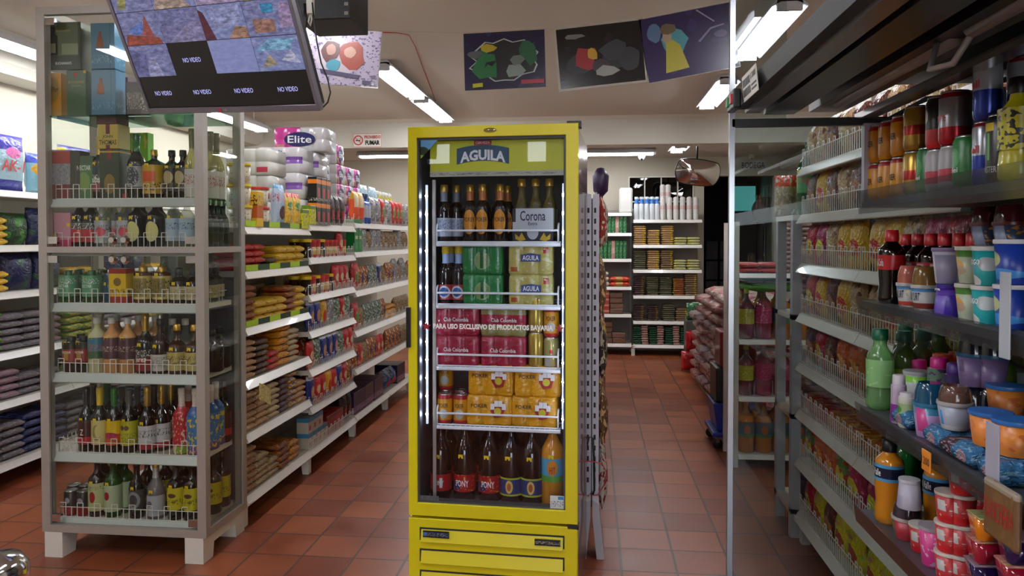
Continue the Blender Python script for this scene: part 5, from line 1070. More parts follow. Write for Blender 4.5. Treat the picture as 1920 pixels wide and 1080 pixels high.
for z, c in ((1.126, k_pnk), (.626, k_pnk), (.146, k_pk_p)):
    for k in range(10 if c is k_pnk else 5): put(c, '%s, %s up in the stack on the end rack %s level' % (c.desc, od(k+1), 'upper' if z > 1 else 'middle' if z > .5 else 'lower'), (1.16, 4.02, z+k*(c.h+.0006)), HALF, 'packets stacked inside the end rack')
zR = [.15, .423, .664, .897, 1.138, 1.38, 1.62, 1.85]; SX = 1.0
for i in range(2):
    bay('snack_gondola', 'white snack gondola behind the cooler glass, '+('far' if i == 0 else 'near')+' bay', (SX, 3.82-i*.83, 0), -HALF, .83, zR, .40, (0, 1, 2, 3, 4, 5, 6, 7), 1.98, 'snack gondola bays', feet=(0,), fence_h=.075, panel=mat('snack_panel', '8a8886', .6))
def chip(i, d, b, c1, c2, t=None): return pouch('snack_bag', d, .15, .075, .205, pk('chip%d' % i, b, [('oval', .5, .4, .34, .2, c1), ('spots', 6, .62, c2, i), ('band', .93, 1, 'c8c0b0')], .22, .8), t, seed=i+20)
ch = [chip(0, 'red snack bag with yellow burst', 'b0182c', 'd8b828', '7a1020'), chip(1, 'yellow chip bag with red flash', 'd0a01c', 'c83020', 'e0cc60'), chip(2, 'orange crisps bag', 'b8561c', 'e0a048', '8a2a18'),
      chip(3, 'tan plantain chip bag', 'a8865c', 'c8b080', '6a3a28'), chip(4, 'green and yellow snack bag', '5a7a2c', 'd0c038', 'b02a20'), chip(5, 'brown candy bag', '54281c', 'a0683c', '8a1c18'), chip(6, 'magenta popcorn bag', 'a01c50', 'd8d040', 'c85a80')]
chy = chip(7, 'bright yellow puffs bag with lettering', 'c8b820', 'a8401c', 'b0c040', ('Yupi', mat('yupi_red', 'a81c48', .4), .6, .12, .78))
kn = packet('candy_bag', 'heaped red candy bag', .12, .12, .08, pk('cnd', '8a1a18', [('spots', 8, .55, 'c85038', 2)], .2, .8), cat='bag'); kn2 = packet('candy_bag', 'heaped orange candy bag', .12, .12, .08, pk('cnd2', 'b0581c', [('spots', 8, .55, 'd8a030', 2)], .2, .8), cat='bag')
plan = {7: [ch[3], ch[3], ch[5], ch[3], ch[5]], 6: [ch[5], ch[1], ch[5], ch[3], ch[5]], 5: [ch[0], ch[6], ch[3], ch[1], ch[1]], 4: [ch[0], ch[1], ch[5], ch[1], ch[3]], 3: [ch[5], ch[0], ch[5], ch[2], ch[2]], 2: [kn, kn, kn, kn2, kn2, kn2], 1: [ch[4], ch[2], ch[2], ch[4], ch[6]], 0: [ch[0], chy, ch[5], chy, chy]}
for i in range(2):
    for s_, ks in plan.items():
        where = 'snack gondola %s bay, %s shelf' % ('far' if i == 0 else 'near', 'bottom' if s_ == 0 else 'top' if s_ == 7 else od(8-s_))
        for r in range(2):
            fill(where+(' front' if r == 0 else ' rear'), (SX+.022, 3.82-i*.83, zR[s_]), -HALF, [(k, 1, 1, 1, .004) for k in (ks if (i+r) % 2 == 0 else ks[::-1])], .83, y0=.015+r*.13, x0=.015)
# ------------------------------------------------------------------ open dairy cooler
CF, CEY = .73, 2.13        # shelf front line and far end
CM = mat('cooler_grey', '4a4c52', .4, .3); CD = mat('cooler_dark', '131214', .6); RAIL = mat('cooler_rail', '8c8888', .25, .8); BROWN = mat('rail_brown', '4a2a22', .35, coat=.3)
co = thing('open_cooler', 'dark open dairy cooler with glass end and slanted canopy', 'cooler', (CF, CEY, 0), -HALF)   # x runs towards the viewer, y into the cooler
LC = 1.75
MB().box(0, LC, .58, .64, .1, 2.02).build('back_wall', CD, co)
MB().prism([(-.30, 0), (-.30, .42), (-.02, .48), (.0, .55), (.58, .55), (.58, 0)], 'x', .0, LC).build('well', CM, co)
c_ = MB(); c_.prism([(-.335, 1.861), (-.345, 1.897), (-.25, 1.985), (.64, 1.99), (.64, 1.95), (.30, 1.92), (-.20, 1.92), (-.305, 1.861)], 'x', .0, LC, 0)
can_ = c_.build('canopy', mat('canopy_grey', '242326', .45, .2), co)
q = MB(); q.box(0, LC, -.31, -.27, 1.850, 1.862); q.box(0, LC, -.02, .02, 1.826, 1.842); q.box(0, LC, .10, .13, 1.83, 1.845); q.build('bright_rail', RAIL, can_)
q = MB(); q.box(0, LC, -.26, -.18, 1.845, 1.89); q.box(0, LC, -.14, -.05, 1.85, 1.885); q.build('air_duct', mat('duct_dark', '2c292b', .3, .4), can_)
q = MB(); q.bar((.12, -.10, 1.852), (.75, -.10, 1.852), .014, 10); q.bar((.80, -.10, 1.852), (1.5, -.10, 1.852), .014, 10); q.build('unlit_tube', mat('unlit', '8c8684', .3), can_)
q = MB(); q.tube([(.72, -.12, 1.85), (.74, -.14, 1.80), (.78, -.12, 1.80), (.80, -.10, 1.845)], .006, 6); q.build('cable_clip', mat('clip_grey', 'a09a96', .4), can_)
MB().prism([(.02, 1.83), (.06, 1.83), (.16, 1.885), (.58, 1.93), (.58, 1.80), (.2, 1.80)], 'x', -.0, .012).build('end_plate', CM, co)
MB().box(-.006, .0, -.345, .64, .02, 1.82).build('end_glass', glass('cooler_end_glass', 'e4ecec', 1.25), co)
MB().box(-.006, .0, -.345, -.20, 1.82, 2.2).build('end_glass', glass('cooler_end_glass'), co)
MB().box(-.012, .006, -.352, -.338, .0, 2.2).build('chrome_edge', mat('edge_chrome', 'b8bcc4', .2, .8), co)
MB().box(-.012, .006, -.345, .64, 1.812, 1.834).build('top_rail', DARK, co)
MB().box(.0, .02, .0, .066, 1.60, 1.815).build('lamp_cover', mat('lamp_cover', 'a8a4b4', .4), co)
MB().box(-.012, .006, .03, .64, .0, .45).build('end_foot', CM, co)
zK = [1.605, 1.335, 1.045, .762]
railg = glass('price_rail', 'e0e4e4', 1.0, .08, .08, '9a9ca0')
for i, z in enumerate(zK):
    s_ = MB().box(0.005, LC, 0, .50, z-.018, z).build('shelf', mat('cooler_shelf', '5a5c64', .35, .3), co)
    MB().prism([(-.006, z-.034), (-.012, z+.028 if i == 0 else z+.012), (-.009, z+.028 if i == 0 else z+.012), (-.002, z-.034)], 'x', .0, LC).build('price_rail', railg if i < 3 else BROWN, s_)
st = MB().box(0, .16, -.002, 0, 0, .062).build('price_sign', pack('wsign', 'c8c4b8', [], .5), co, loc=(.18, -.346, 1.848)); st.rotation_euler = (R(6), 0, 0)
st.name = 'price_sign'
for tx_, x, z, w_, h_ in (('SOMPRO', .05, .043, .085, .02), ('RAPITIENDA', .05, .018, .085, .016), ('$ 2000', .125, .045, .055, .016), ('2x1', .125, .02, .04, .016)):
    if tx_ in ('$ 2000',): link('lettering', txt(tx_, w_, h_, BPRINT, bold=.03), st, (x, -.0025, z))
q = MB()
for k in range(2):
    for j in range(5): q.box(.008+j*.017, .008+j*.017+.012, -.0028, -.002, .034-.024*k, .052-.024*k)
q.box(.10, .152, -.0028, -.002, .012, .016); q.box(.10, .152, -.0028, -.002, .022, .026)
q.build('printed_blocks', BPRINT, st)
sw = thing('switch_box', 'small black switch box with green and red buttons on the canopy', 'switch', (CF-.350, CEY-.11, 1.865), -HALF)
MB().box(-.045, .045, -.02, .0, -.025, .025).build('box', BLACK, sw, .004)
MB().box(-.035, -.015, -.025, -.019, -.012, .012).build('green_button', mat('btn_green', '1c8a4c', .4), sw); MB().box(.015, .035, -.025, -.019, -.012, .012).build('red_button', mat('btn_red', 'b01c28', .4), sw)
# goods of the cooler
k_poc = can('beer_can', 'yellow beer can with red shoulder', LB('pcan2', 'd08c10', [('band', .88, 1, 'a02018'), ('rect', .0, .25, .3, .6, 'b8a890')]), .031, .10, ('POKER', BPRINT), tz=.5, th=.16)
k_gob = can('beer_can', 'gold beer can with red band', LB('gob', 'b08c38', [('band', .36, .58, 'a82820'), ('rect', 0, .2, 0, 1, 'a82820')], .25, metal=.5), .032, .105)
k_blr = can('energy_can', 'black and red energy can', LB('blr', '151213', [('band', 0, .38, 'c01c24'), ('oval', .4, .65, .18, .14, 'a8a8a8')]), .031, .115)
k_sil = can('beer_can', 'silver strong beer can with red lettering', LB('sil', '98989c', [('band', 0, .34, 'a81c2c'), ('band', .9, 1, '8a1c2c')], .25, metal=.5), .032, .115, ('FORTE', RED), tz=.5, th=.12)
k_wht = can('beer_can', 'white and red small can', LB('whc', 'a8a4a8', [('band', .2, .5, 'b02840'), ('rect', 0, .3, .55, .85, '585860')]), .031, .095)
k_grc = can('beer_can', 'green beer can with pale lettering', LB('grc', '2a7a38', [('oval', .45, .6, .3, .2, '4a9a54')]), .032, .108, ('Hei', WPRINT), tz=.35, th=.1, tw=.8)
k_rb = can('energy_can', 'silver and blue energy can', LB('rb', 'a0a4ac', [('band', 0, .48, '1c3494'), ('rect', .0, .3, .5, .95, '28408c'), ('band', .94, 1, 'a02838'), ('rect', .02, .3, .8, .9, 'd8a818')], .22, metal=.3), .0255, .125, ('Bull', RED), tz=.56, th=.12, tw=1.3)
k_mon = can('energy_can', 'black energy can with green claw mark', LB('mon', '0e100e', [('rect', .3, .4, .4, .75, '58a020'), ('rect', .5, .6, .35, .75, '58a020'), ('rect', .3, .75, .78, .9, 'd8b818')]), .03, .13, ('MONSTER', WPRINT), tz=.2, th=.09, tw=1.5)
k_squ = bottle('energy_bottle', 'yellow and black sports drink bottle', .032, .19, mat('ylw', 'b8b018', .25, coat=.4), BLACK, (.3, .7, LB('zig', 'b8b018', [('spots', 8, .55, '1c1c14', 3)])), sh=.6, nk=.82, sticker=False, waist=True)
coke = Gn('cola', '120605')
k_coke = bottle('cola_bottle', 'cola bottle with red cap and red label', .032, .19, coke, redcap, (.46, .66, LB('cola', 'b41420', [('rect', .0, .25, .4, .95, 'd8b018')])), sh=.66, nk=.86, sticker=False, text=('Coca-Cola', WPRINT, 1.3, .5), waist=True)
k_cokec = bottle('cola_bottle', 'dark cola bottle at the back', .032, .18, coke, redcap, (.4, .6, LB('cola2', 'a01c24', [('rect', .4, .8, .1, .9, 'b0a8a8')])), sh=.62, nk=.84, sticker=False)
def yog(n, d, R0, R1, H, lay, base, lid='d0d0cc', **k): return tub('yogurt_cup', d, R0, R1, H, LB(n, base, lay), mat('lid_'+lid, lid, .35), cat='yogurt', **k)
k_bon = yog('bon', 'yogurt cup with cereal dome and blue lettering', .025, .031, .060, [('band', .85, 1, '4a80b0'), ('band', .1, .3, 'b84030'), ('spots', 8, .66, 'b8a060', 3)], 'b8b8b8', 'b8b8b8', text=('BON YURT', mat('navy_print', '20264a', .4)), dome=.042, topcup=pack('cereal_pink', 'b06050', [('rect', .1, .45, .3, .7, 'd8b820')], .15), th=.32, tw=1.4)
k_bon2 = yog('bon2', 'yogurt cup with brown cereal dome', .025, .031, .060, [('band', .85, 1, '4a80b0'), ('band', .1, .35, '7a3028')], 'b8b8b8', 'b8b8b8', text=('BON YURT', mat('navy_print', '20264a', .4)), dome=.042, topcup=pack('cereal_brn', '7a5a28', [], .15), th=.32, tw=1.4)
k_wp = yog('wp', 'wide white tub with purple lid and fruit', .027, .034, .078, [('rect', .55, 1, 0, .9, '8a86a0'), ('oval', .15, .7, .12, .08, 'd0b020'), ('oval', .2, .3, .14, .12, 'b03c38')], 'c4c0cc', '786890')
k_pt = yog('pt', 'upturned violet yogurt tub', .032, .026, .068, [('band', .78, .95, '5a3ca0'), ('rect', .5, .85, .1, .75, '6a54b0')], '3a2090', '3a2090', text=('alpina', WPRINT), tz=.85, th=.12, tw=1.1)
k_gy = yog('gyc', 'green and white cup with banana picture', .022, .029, .075, [('band', .8, 1, '4a7c34'), ('oval', .45, .5, .32, .22, 'c89030'), ('oval', .6, .4, .2, .14, 'a89478'), ('oval', .35, .72, .2, .08, 'd8c020'), ('oval', .3, .92, .2, .05, 'b83038')], 'aab49c', 'c0c0b4')
k_te = yog('te', 'teal and white yogurt tub', .027, .032, .075, [('oval', .25, .6, .24, .2, '3c8cc0'), ('oval', .85, .62, .22, .2, 'b0bcc0'), ('oval', .2, .1, .5, .22, 'd0d4cc')], '1ea0a4', 'cfd2d0', text=('YOGO', WPRINT), tz=.6, th=.14, tw=1.0)
k_bl2 = yog('bl2', 'deep blue yogurt cup with pale lid', .029, .034, .082, [('oval', .3, .62, .34, .2, 'a8b070'), ('oval', .6, .25, .4, .14, '3c8cd8')], '1c3ca0', 'c8ccd4')
k_snk = tub('snack_cup', 'snack cup with tall see-through red lid', .025, .031, .05, LB('snk', '34425c', [('spots', 9, .56, 'b8742c', 3), ('rect', .5, .85, 0, 1, '8088a0')]), mat('lidred', '5c2020', .3), dome=.035, topcup=glass('redtop', '9a4a48', 1, .05, .4, '6a2424'), cat='yogurt')
k_gb = bottle('lemon_soda', 'pale green soda bottle with dark green cap', .034, .215, glass('palegreen', 'b4dcaa', 1, .02, .4, '8cc480'), mat('dgcap', '0e5a38', .35), (.28, .62, LB('gbl', '84b878', [('spots', 5, .6, '9ccc8c', 2)])), sh=.6, nk=.82, nr=.0165, sticker=False, waist=True)
k_gb2 = bottle('lemon_soda', 'green tea bottle with dark green cap', .034, .205, glass('teagreen', '8aa050', 1, .02, .6, '5c7030'), mat('dgcap', '0e5a38', .35), (.2, .5, LB('gb2', '8a9a30', [('rect', 0, .3, .3, .9, 'd0b820')])), sh=.6, nk=.82, nr=.0165, sticker=False)
k_or = bottle('juice_bottle', 'orange juice bottle with orange cap', .032, .15, juice('co', 'b8782c'), mat('orcap', 'c8401c', .35), None, sh=.7, nk=.84, nr=.02, sticker=False)
k_pkc = bottle('yogurt_bottle', 'drinking yogurt with pink cap', .026, .13, mat('yogbody', 'a8a098', .3), mat('pkcap', 'd01c88', .35), (.2, .8, LB('pkl', '6c8a74', [('spots', 7, .6, '503a68', 2)])), sh=.7, nk=.82, nr=.017, sticker=False)
k_puc = bottle('yogurt_bottle', 'drinking yogurt with purple cap', .026, .13, mat('yogbody2', '5a4878', .3), mat('pucap', '4c2880', .35), (.2, .8, LB('pul', '3c2c60', [])), sh=.7, nk=.82, nr=.017, sticker=False)
k_wvi = bottle('yogurt_bottle', 'small white and purple yogurt bottle', .018, .12, mat('wvi', 'b8a8c0', .3), mat('wvc', 'c8c0c8', .35), (.05, .4, LB('wvil', '7a2c88', [])), sh=.7, nk=.82, nr=.012, sticker=False)
k_wgr = bottle('yogurt_bottle', 'small white bottle with green leaf print', .02, .085, mat('wgr', 'c4c4b8', .3), mat('wvc', 'c8c0c8', .35), (.35, .7, LB('wgrl', '9ab080', [('oval', .5, .5, .3, .3, '4a8a38')])), sh=.75, nk=.9, nr=.014, sticker=False)
k_dome = tub('yogurt_cup', 'lilac yogurt cup with blue see-through dome', .026, .034, .08, LB('dom', 'b090c0', [('band', .75, 1, '3a80a0'), ('rect', .6, .9, .2, .95, 'b83c80'), ('rect', .0, .3, .4, .8, 'c8b040')]), mat('lidteal', '2a6a8c', .3), dome=.045, topcup=glass('bluedome', '4a90b0', 1.2, .03, .55, '206488'), cat='yogurt')
k_domed = tub('yogurt_cup', 'purple yogurt cup with navy dome', .027, .034, .075, LB('domd', '7a6490', [('rect', .1, .5, .2, .8, 'a890b8'), ('rect', .55, .75, .5, .9, '584870')]), mat('lidteal2', '1e5a80', .3), dome=.045, topcup=glass('navydome', '2a4058', 1.4, .03, .75, '0e1c30'), cat='yogurt')
k_mm = tub('yogurt_cup', 'grey yogurt cup with sweets under its dome', .026, .034, .06, LB('mm', '9aa0b0', [('rect', .55, .65, .1, .8, '2880c0'), ('band', .0, .2, 'b0b4b8'), ('rect', .2, .45, .25, .6, 'b8bccc')]), mat('lidclr', 'a8a8a8', .25), dome=.034, topcup=glass('sweetdome', 'b8a8a0', 1.2, .03, .4, '8a6458'), cat='yogurt')
k_mm.parts.append(P('sweets', pack and MB().lathe([(.026, .061), (.027, .068), (.02, .074), (0, .077)], 14).mesh('sweets', pack('sweets', '3a8a40', [('spots', 20, .55, 'c03028', 2), ('spots', 22, .62, '3070c0', 5)]))))
k_orc = yog('orc', 'orange yogurt cup with blue foil lid', .031, .038, .068, [('band', .3, .45, 'c87840'), ('spots', 5, .66, 'b8602c', 3)], 'cf7c30', '2c68b0')
k_wgt = yog('wgt', 'white tub with lime green print', .027, .032, .075, [('band', .7, .95, '7ab838'), ('oval', .4, .45, .3, .2, 'b8d0a0')], 'b4bcc0', 'a8aab0')
k_bag = packet('foil_pack', 'crumpled blue foil sweet pack', .08, .09, .045, pk('bluf', '3a78a8', [('oval', .5, .4, .25, .3, 'c09098'), ('spots', 7, .6, '78a8c8', 2)], .2, .8)); k_pbag = packet('foil_pack', 'crumpled dark berry sweet pack', .08, .09, .04, pk('berf', '4a2430', [('spots', 7, .58, '9a8c98', 2)], .2, .8))
k_val = bottle('juice_bottle', 'orange nectar bottle with black cap', .035, .215, juice('val', 'c8801c'), BLACK, (.52, .72, LB('vall', '101c38', [('band', .8, 1, '4a98c8'), ('band', 0, .18, '4a98c8')])), sh=.7, nk=.86, nr=.015, sticker=False, text=('del Valle', WPRINT, 1.3, .42), waist=True)
k_grb = bottle('soda_bottle', 'green soda bottle with blue cap', .034, .235, glass('sodagreen', '2c9a4c', 1, .02, .6, '148a3c'), mat('bluecap', '1c2c98', .35), None, sh=.6, nk=.82, nr=.015, sticker=False)
k_ptub = yog('ptub', 'upturned white and purple tub', .028, .023, .07, [('rect', .2, .45, 0, 1, '5a2ca0'), ('rect', .6, .8, .1, .5, 'a8a8c0')], 'b8b4c4', 'c8c8d0')
k_gtub = tub('yogurt_cup', 'green and red tub with smoky dome lid', .028, .035, .055, LB('gtub', '1c7a38', [('rect', .55, 1, 0, 1, 'a02c38'), ('oval', .3, .5, .12, .25, 'a8b8a0')]), mat('lidclr2', 'b0a8a8', .3), dome=.034, topcup=glass('smoke', '887880', 1.2, .03, .6, '4a3c48'), cat='yogurt')
k_pink = yog('pink', 'pink yogurt cup with clear lid', .023, .03, .09, [('spots', 7, .6, 'c8a8c0', 3), ('oval', .2, .8, .12, .1, 'b8b040')], 'd03a88', '9a949c')
k_yred = yog('yred', 'strawberry cup with white lid and barcode', .023, .028, .064, [('rect', .55, .85, .45, .85, 'b0b0b0'), ('band', 0, .3, 'c02028'), ('spots', 6, .64, 'c8b0a0', 3)], 'b83438', 'd4d0c8', lidh=.006)
k_jel = tub('jelly_cup', 'orange jelly cup with printed film', .026, .034, .048, juice('jel', 'd07410'), LB('film', 'b8b078', [('spots', 6, .55, '78a060', 2), ('spots', 7, .62, 'b84838', 3)]), lidh=.004, cat='jelly', n=4)
k_jelp = tub('jelly_cup', 'purple jelly cup with clear film', .026, .034, .048, juice('jelp', '241048'), mat('filmgrey', '8a7a88', .2), lidh=.004, cat='jelly', n=4)
k_jelr = tub('jelly_cup', 'red gelatin cup with printed film', .026, .034, .048, juice('jelr', '98102c'), LB('film2', 'b06a70', [('spots', 6, .58, 'd0b838', 2), ('spots', 7, .62, 'c8a8a0', 3)]), lidh=.004, cat='jelly', n=4)
cO_ = (CF, CEY)
def cr(where, z, items, **k): row(where, cO_, -HALF, z, items, **k)
st_ = lambda u, k, n, dy=0, z=0, step=None: [(u, k, dy, z+i*((step or k.h)+.001)) for i in range(n)]
cr('cooler top shelf', zK[0], st_(1648, k_poc, 2)+st_(1669, k_poc, 2)+st_(1693, k_poc, 2)+st_(1719, k_gob, 2)+[(1745, k_grc, .01), (1762, k_wht), (1788, k_wht), (1762, k_blr, 0, .096), (1788, k_sil, 0, .096), (1817, k_grc)]+st_(1848, k_rb, 2)+[(1880, k_mon), (1906, k_squ)]
    + [(1916, k_rb, .07, .0), (1912, k_rb, .07, .126)]+st_(1690, k_poc, 2, .075)+st_(1718, k_gob, 2, .075)+st_(1752, k_gob, 2, .075)+st_(1782, k_wht, 2, .075)+st_(1812, k_sil, 1, .075)+[(1836, k_mon, .06)])
cr('cooler second shelf', zK[1], [(1672, k_coke), (1708, k_bon), (1737, k_bon2), (1768, k_bl2, .07)]+[(1783, k_pt), (1781, k_wp, 0, .069)]+st_(1822, k_gy, 2)+st_(1858, k_te, 2)+st_(1904, k_bl2, 2)
    + [(1700, k_cokec, .075), (1722, k_cokec, .08), (1746, k_cokec, .08), (1772, k_cokec, .09), (1800, k_cokec, .10), (1826, k_cokec, .10)]+st_(1850, k_te, 2, .09)+[(1850, k_snk, .09, .152)]+st_(1893, k_te, 2, .09)+[(1893, k_snk, .09, .152)])
cr('cooler third shelf', zK[2], [(1652, k_gb), (1688, k_wvi), (1704, k_wgr, .0), (1724, k_bag, .0), (1746, k_dome, .0), (1722, k_wgt, .065, .04), (1790, k_bag), (1794, k_mm, .005, .046), (1826, k_pbag, .0), (1850, k_bag, .0), (1862, k_orc, .01, .046), (1905, k_bag, .0), (1908, k_orc, .02, .046),
    (1697, k_gb2, .08), (1700, k_gb2, .16), (1734, k_gb2, .15), (1724, k_pkc, .115, .0), (1764, k_pkc, .10, .03), (1796, k_puc, .10, .03), (1770, k_or, .16), (1826, k_domed, .09, .0), (1828, k_domed, .09, .122), (1862, k_domed, .12, .0), (1862, k_domed, .12, .122), (1890, k_orc, .12, .0), (1890, k_orc, .12, .07), (1762, k_gb2, .23), (1800, k_or, .22), (1840, k_or, .24), (1880, k_gb2, .24)])
cr('cooler fourth shelf', zK[3], [(1672, k_val), (1707, k_gtub, .0), (1710, k_ptub, 0, .09), (1702, k_grb, .085), (1766, k_val, .08), (1732, k_grb, .15)]+st_(1757, k_pink, 1)+[(1735, k_yred, .01)]+st_(1786, k_yred, 3)+st_(1810, k_yred, 4, .02)+st_(1836, k_yred, 3, .09)
    + st_(1850, k_jelp, 2)+st_(1852, k_jelr, 1, 0, .098)+st_(1856, k_jel, 1, 0, .147)+st_(1886, k_jelp, 3, .04)+[(1888, k_jel, .04, .147)]+st_(1912, k_jelr, 3)+[(1914, k_jelp, 0, .147)]+st_(1878, k_yred, 3, .12)+[(1720, k_val, .17), (1690, k_val, .16), (1800, k_grb, .17), (1840, k_val, .20), (1865, k_jelr, .2, 0)])
for zi, ks in ((0, [k_squ, k_mon, k_gob, k_blr]), (1, [k_bl2, k_te, k_wp, k_bon]), (2, [k_orc, k_domed, k_mm, k_dome]), (3, [k_jelr, k_yred, k_pink, k_jelp])):
    fill('cooler %s shelf, near end' % ('top', 'second', 'third', 'fourth')[zi], (CF, CEY-.98, zK[zi]), -HALF, [(k, 2, 1, 2) for k in ks], .74, y0=.012)
def hang(name, label, cat, u, z, w, h, m, text=None, col=None, th=.003, dx=-.02):
    x = XLoc(u, cO_, -HALF, dx); t = thing(name, label, cat, (CF+dx, CEY-x, z), -HALF)
    MB().box(-w/2, w/2, -th, 0, -h/2, h/2).build('card', m, t, min(.006, w*.1))
    if text: link('lettering', txt(text, w*.86, h*.36, col, bold=.0), t, (0, -th-.0006, 0))
    return t
hang('price_tag', 'small orange price tag reading 1200 on the third cooler rail', 'tag', 1743, 1.030, .042, .045, mat('orange_tag', 'e0882c', .5), '1200', BPRINT)
hang('product_card', 'brown sausage brand card hanging on the cooler rail', 'sign', 1893, 1.035, .105, .10, LB('ranch', '6e5034', [('band', .88, 1, '948878'), ('spots', 4, .6, '7c5c3c', 3)]), 'RANCHERA', mat('ranch_red', 'b8202c', .4), .012, -.03)
hang('blank_card', 'blank white hanging card beside the brown sausage card', 'card', 1868, 1.125, .045, .10, mat('card_white', 'a8a8b8', .5))
hang('blank_card', 'white curled tongue-shaped card on the second cooler rail', 'card', 1888, 1.37, .034, .15, mat('card_white2', 'a8b0b8', .5))
# ------------------------------------------------------------------ wall screen
tv = bpy.data.objects.new('monitor', None); C.objects.link(tv); tag(tv, 'large tilted surveillance screen hanging above the liquor cabinet', 'television')
def camv(a, b_, c): return Vector((a*CA-c*SA, a*SA+c*CA, b_))
BL = camv(-.485*2.6, .1679*2.6, 2.6)+Vector((0, 0, EYE)); bx = camv(.9056, -.0584, -.42).normalized(); up = camv(-.14, .90, -.428); up = (up-bx*up.dot(bx)).normalized(); ny = up.cross(bx)
tv.matrix_world = Matrix.Translation(BL) @ Matrix((bx, ny, up)).transposed().to_4x4()
Wt, Ht = .745, .455
BEZ = mat('silver_bezel', '77727a', .35, .5)
q = MB()
for r_ in ((0, Wt, 0, .02), (0, Wt, Ht-.012, Ht), (0, .012, .02, Ht-.012), (Wt-.012, Wt, .02, Ht-.012)): q.box(r_[0], r_[1], 0, .02, r_[2], r_[3])
q.build('bezel', BEZ, tv, .002)
MB().box(.006, Wt-.006, .02, .045, .01, Ht-.01).build('back_shell', DARK, tv, .008)
MB().lathe([(.006, 0), (.006, .001)], 12).build('power_mark', RED, tv, loc=(Wt*.455, -.0012, .010)).rotation_euler = (PI/2, 0, 0)
link('lettering', txt('LG', .014, .008, mat('lggrey', 'b0b0b0', .4)), tv, (Wt*.485, -.0008, .010))
def scr(i, base, cols, e=.29):
    m = bpy.data.materials.new('screen_view%d' % i); m.use_nodes = True; n = m.node_tree.nodes; l = m.node_tree.links; b = n['Principled BSDF']; b.inputs['Base Color'].default_value = (.01, .01, .012, 1); b.inputs['Roughness'].default_value = .15
    tc = n.new('ShaderNodeTexCoord'); mp = n.new('ShaderNodeMapping'); mp.inputs['Location'].default_value = (i*1.7, 0, i*.9); mp.inputs['Rotation'].default_value = (0, .5+i, 0); mp.inputs['Scale'].default_value = (1, 1, 2.6); l.new(tc.outputs['Object'], mp.inputs[0])
    nz = n.new('ShaderNodeTexNoise'); nz.inputs['Scale'].default_value = 34; nz.inputs['Detail'].default_value = 6; nz.inputs['Roughness'].default_value = .7; l.new(mp.outputs[0], nz.inputs[0])
    cr_ = n.new('ShaderNodeValToRGB'); el = cr_.color_ramp.elements; el[0].position = .32; el[0].color = lin(cols[1]); el[1].position = .66; el[1].color = lin(cols[0])
    e_ = el.new(.5); e_.color = lin(base)
    l.new(nz.outputs[0], cr_.inputs[0]); l.new(cr_.outputs[0], b.inputs['Emission Color']); b.inputs['Emission Strength'].default_value = e
    return m
def mixc(c, f): return ''.join('%02x' % max(0, min(255, int(int(c[q:q+2], 16)*f))) for q in (0, 2, 4))
def glow(c, e=.26): return mat('screen_'+c, c, .2, emit=e, var=.001)
blk = mat('screen_black', '0a080c', .12, coat=.3)
x0, x1, zb, zt = .014, Wt-.014, .022, Ht-.014; cw = (x1-x0)/4; chh = (zt-zb)/4.0
screen = MB().box(x0, x1, .004, .008, zb, zt).build('screen', blk, tv)
V = dict(a=scr(1, '8284b4', ('a8aede', '55568c')), b=scr(2, '989ed8', ('a4acdf', '8c92cc')), c=scr(3, '8c94c8', ('b0b8e4', '5c6aa4')), d=scr(4, '7a78a8', ('9c9cc8', '4c4a78')))
# each little picture: background and a few flat shapes in cell units
views = {(0, 1): ('a', [([(.3, 0), (.7, 0), (.6, .6), (.45, .6)], '9a98c4'), ([(.0, .1), (.3, .0), (.4, .7), (.0, .9)], '6a6a9c')]), (2, 1): ('b', []), (3, 1): ('c', [([(.0, .6), (.4, .95), (.9, .9), (.8, .6)], '84b4e0'), ([(.1, .1), (.3, .5), (.45, .2)], 'a89880'), ([(.55, .3), (.8, .6), (.95, .2)], 'b8b8e0')]),
  (0, 2): ('a', [([(.0, .0), (.95, .0), (.9, .2), (.1, .35)], '9a4838'), ([(.5, .3), (.7, .9), (.8, .2)], 'a0504c'), ([(.2, .5), (.6, .7), (.55, .4), (.3, .3)], '5c78c0')]), (1, 2): ('d', [([(.1, .0), (1, .0), (1, .55), (.75, .6)], '8e86b0'), ([(.0, .5), (.7, .62), (.7, .98), (.0, .98)], '7678a8')]),
  (2, 2): ('c', [([(.0, .0), (.25, .0), (.1, .8), (.0, .9)], '5c2838'), ([(.55, .0), (1, .0), (1, .3), (.75, .35)], 'a8806c'), ([(.3, .3), (.9, .4), (.95, .95), (.2, .95)], '9498c8')]), (3, 2): ('a', [([(.15, .1), (.6, .1), (.62, .45), (.15, .5)], 'a07468'), ([(.4, .65), (.65, .65), (.65, .9), (.4, .9)], '3c8ab8'), ([(.7, .2), (1, .2), (1, .9), (.8, .9)], 'a890b8')]),
  (0, 3): ('a', [([(.1, .1), (.3, .1), (.5, .95), (.3, .95)], '98925c'), ([(.5, .5), (.6, .95), (.8, .95)], '9cc048')]), (1, 3): ('c', [([(.0, .0), (.9, .0), (.5, .6), (.2, .7)], 'b0988c')]), (2, 3): ('b', [([(.0, .0), (1, .0), (1, .7), (.2, .7)], 'a492b4')]), (3, 3): ('a', [([(.1, .0), (.9, .0), (.7, .5), (.2, .5)], 'a49468')])}
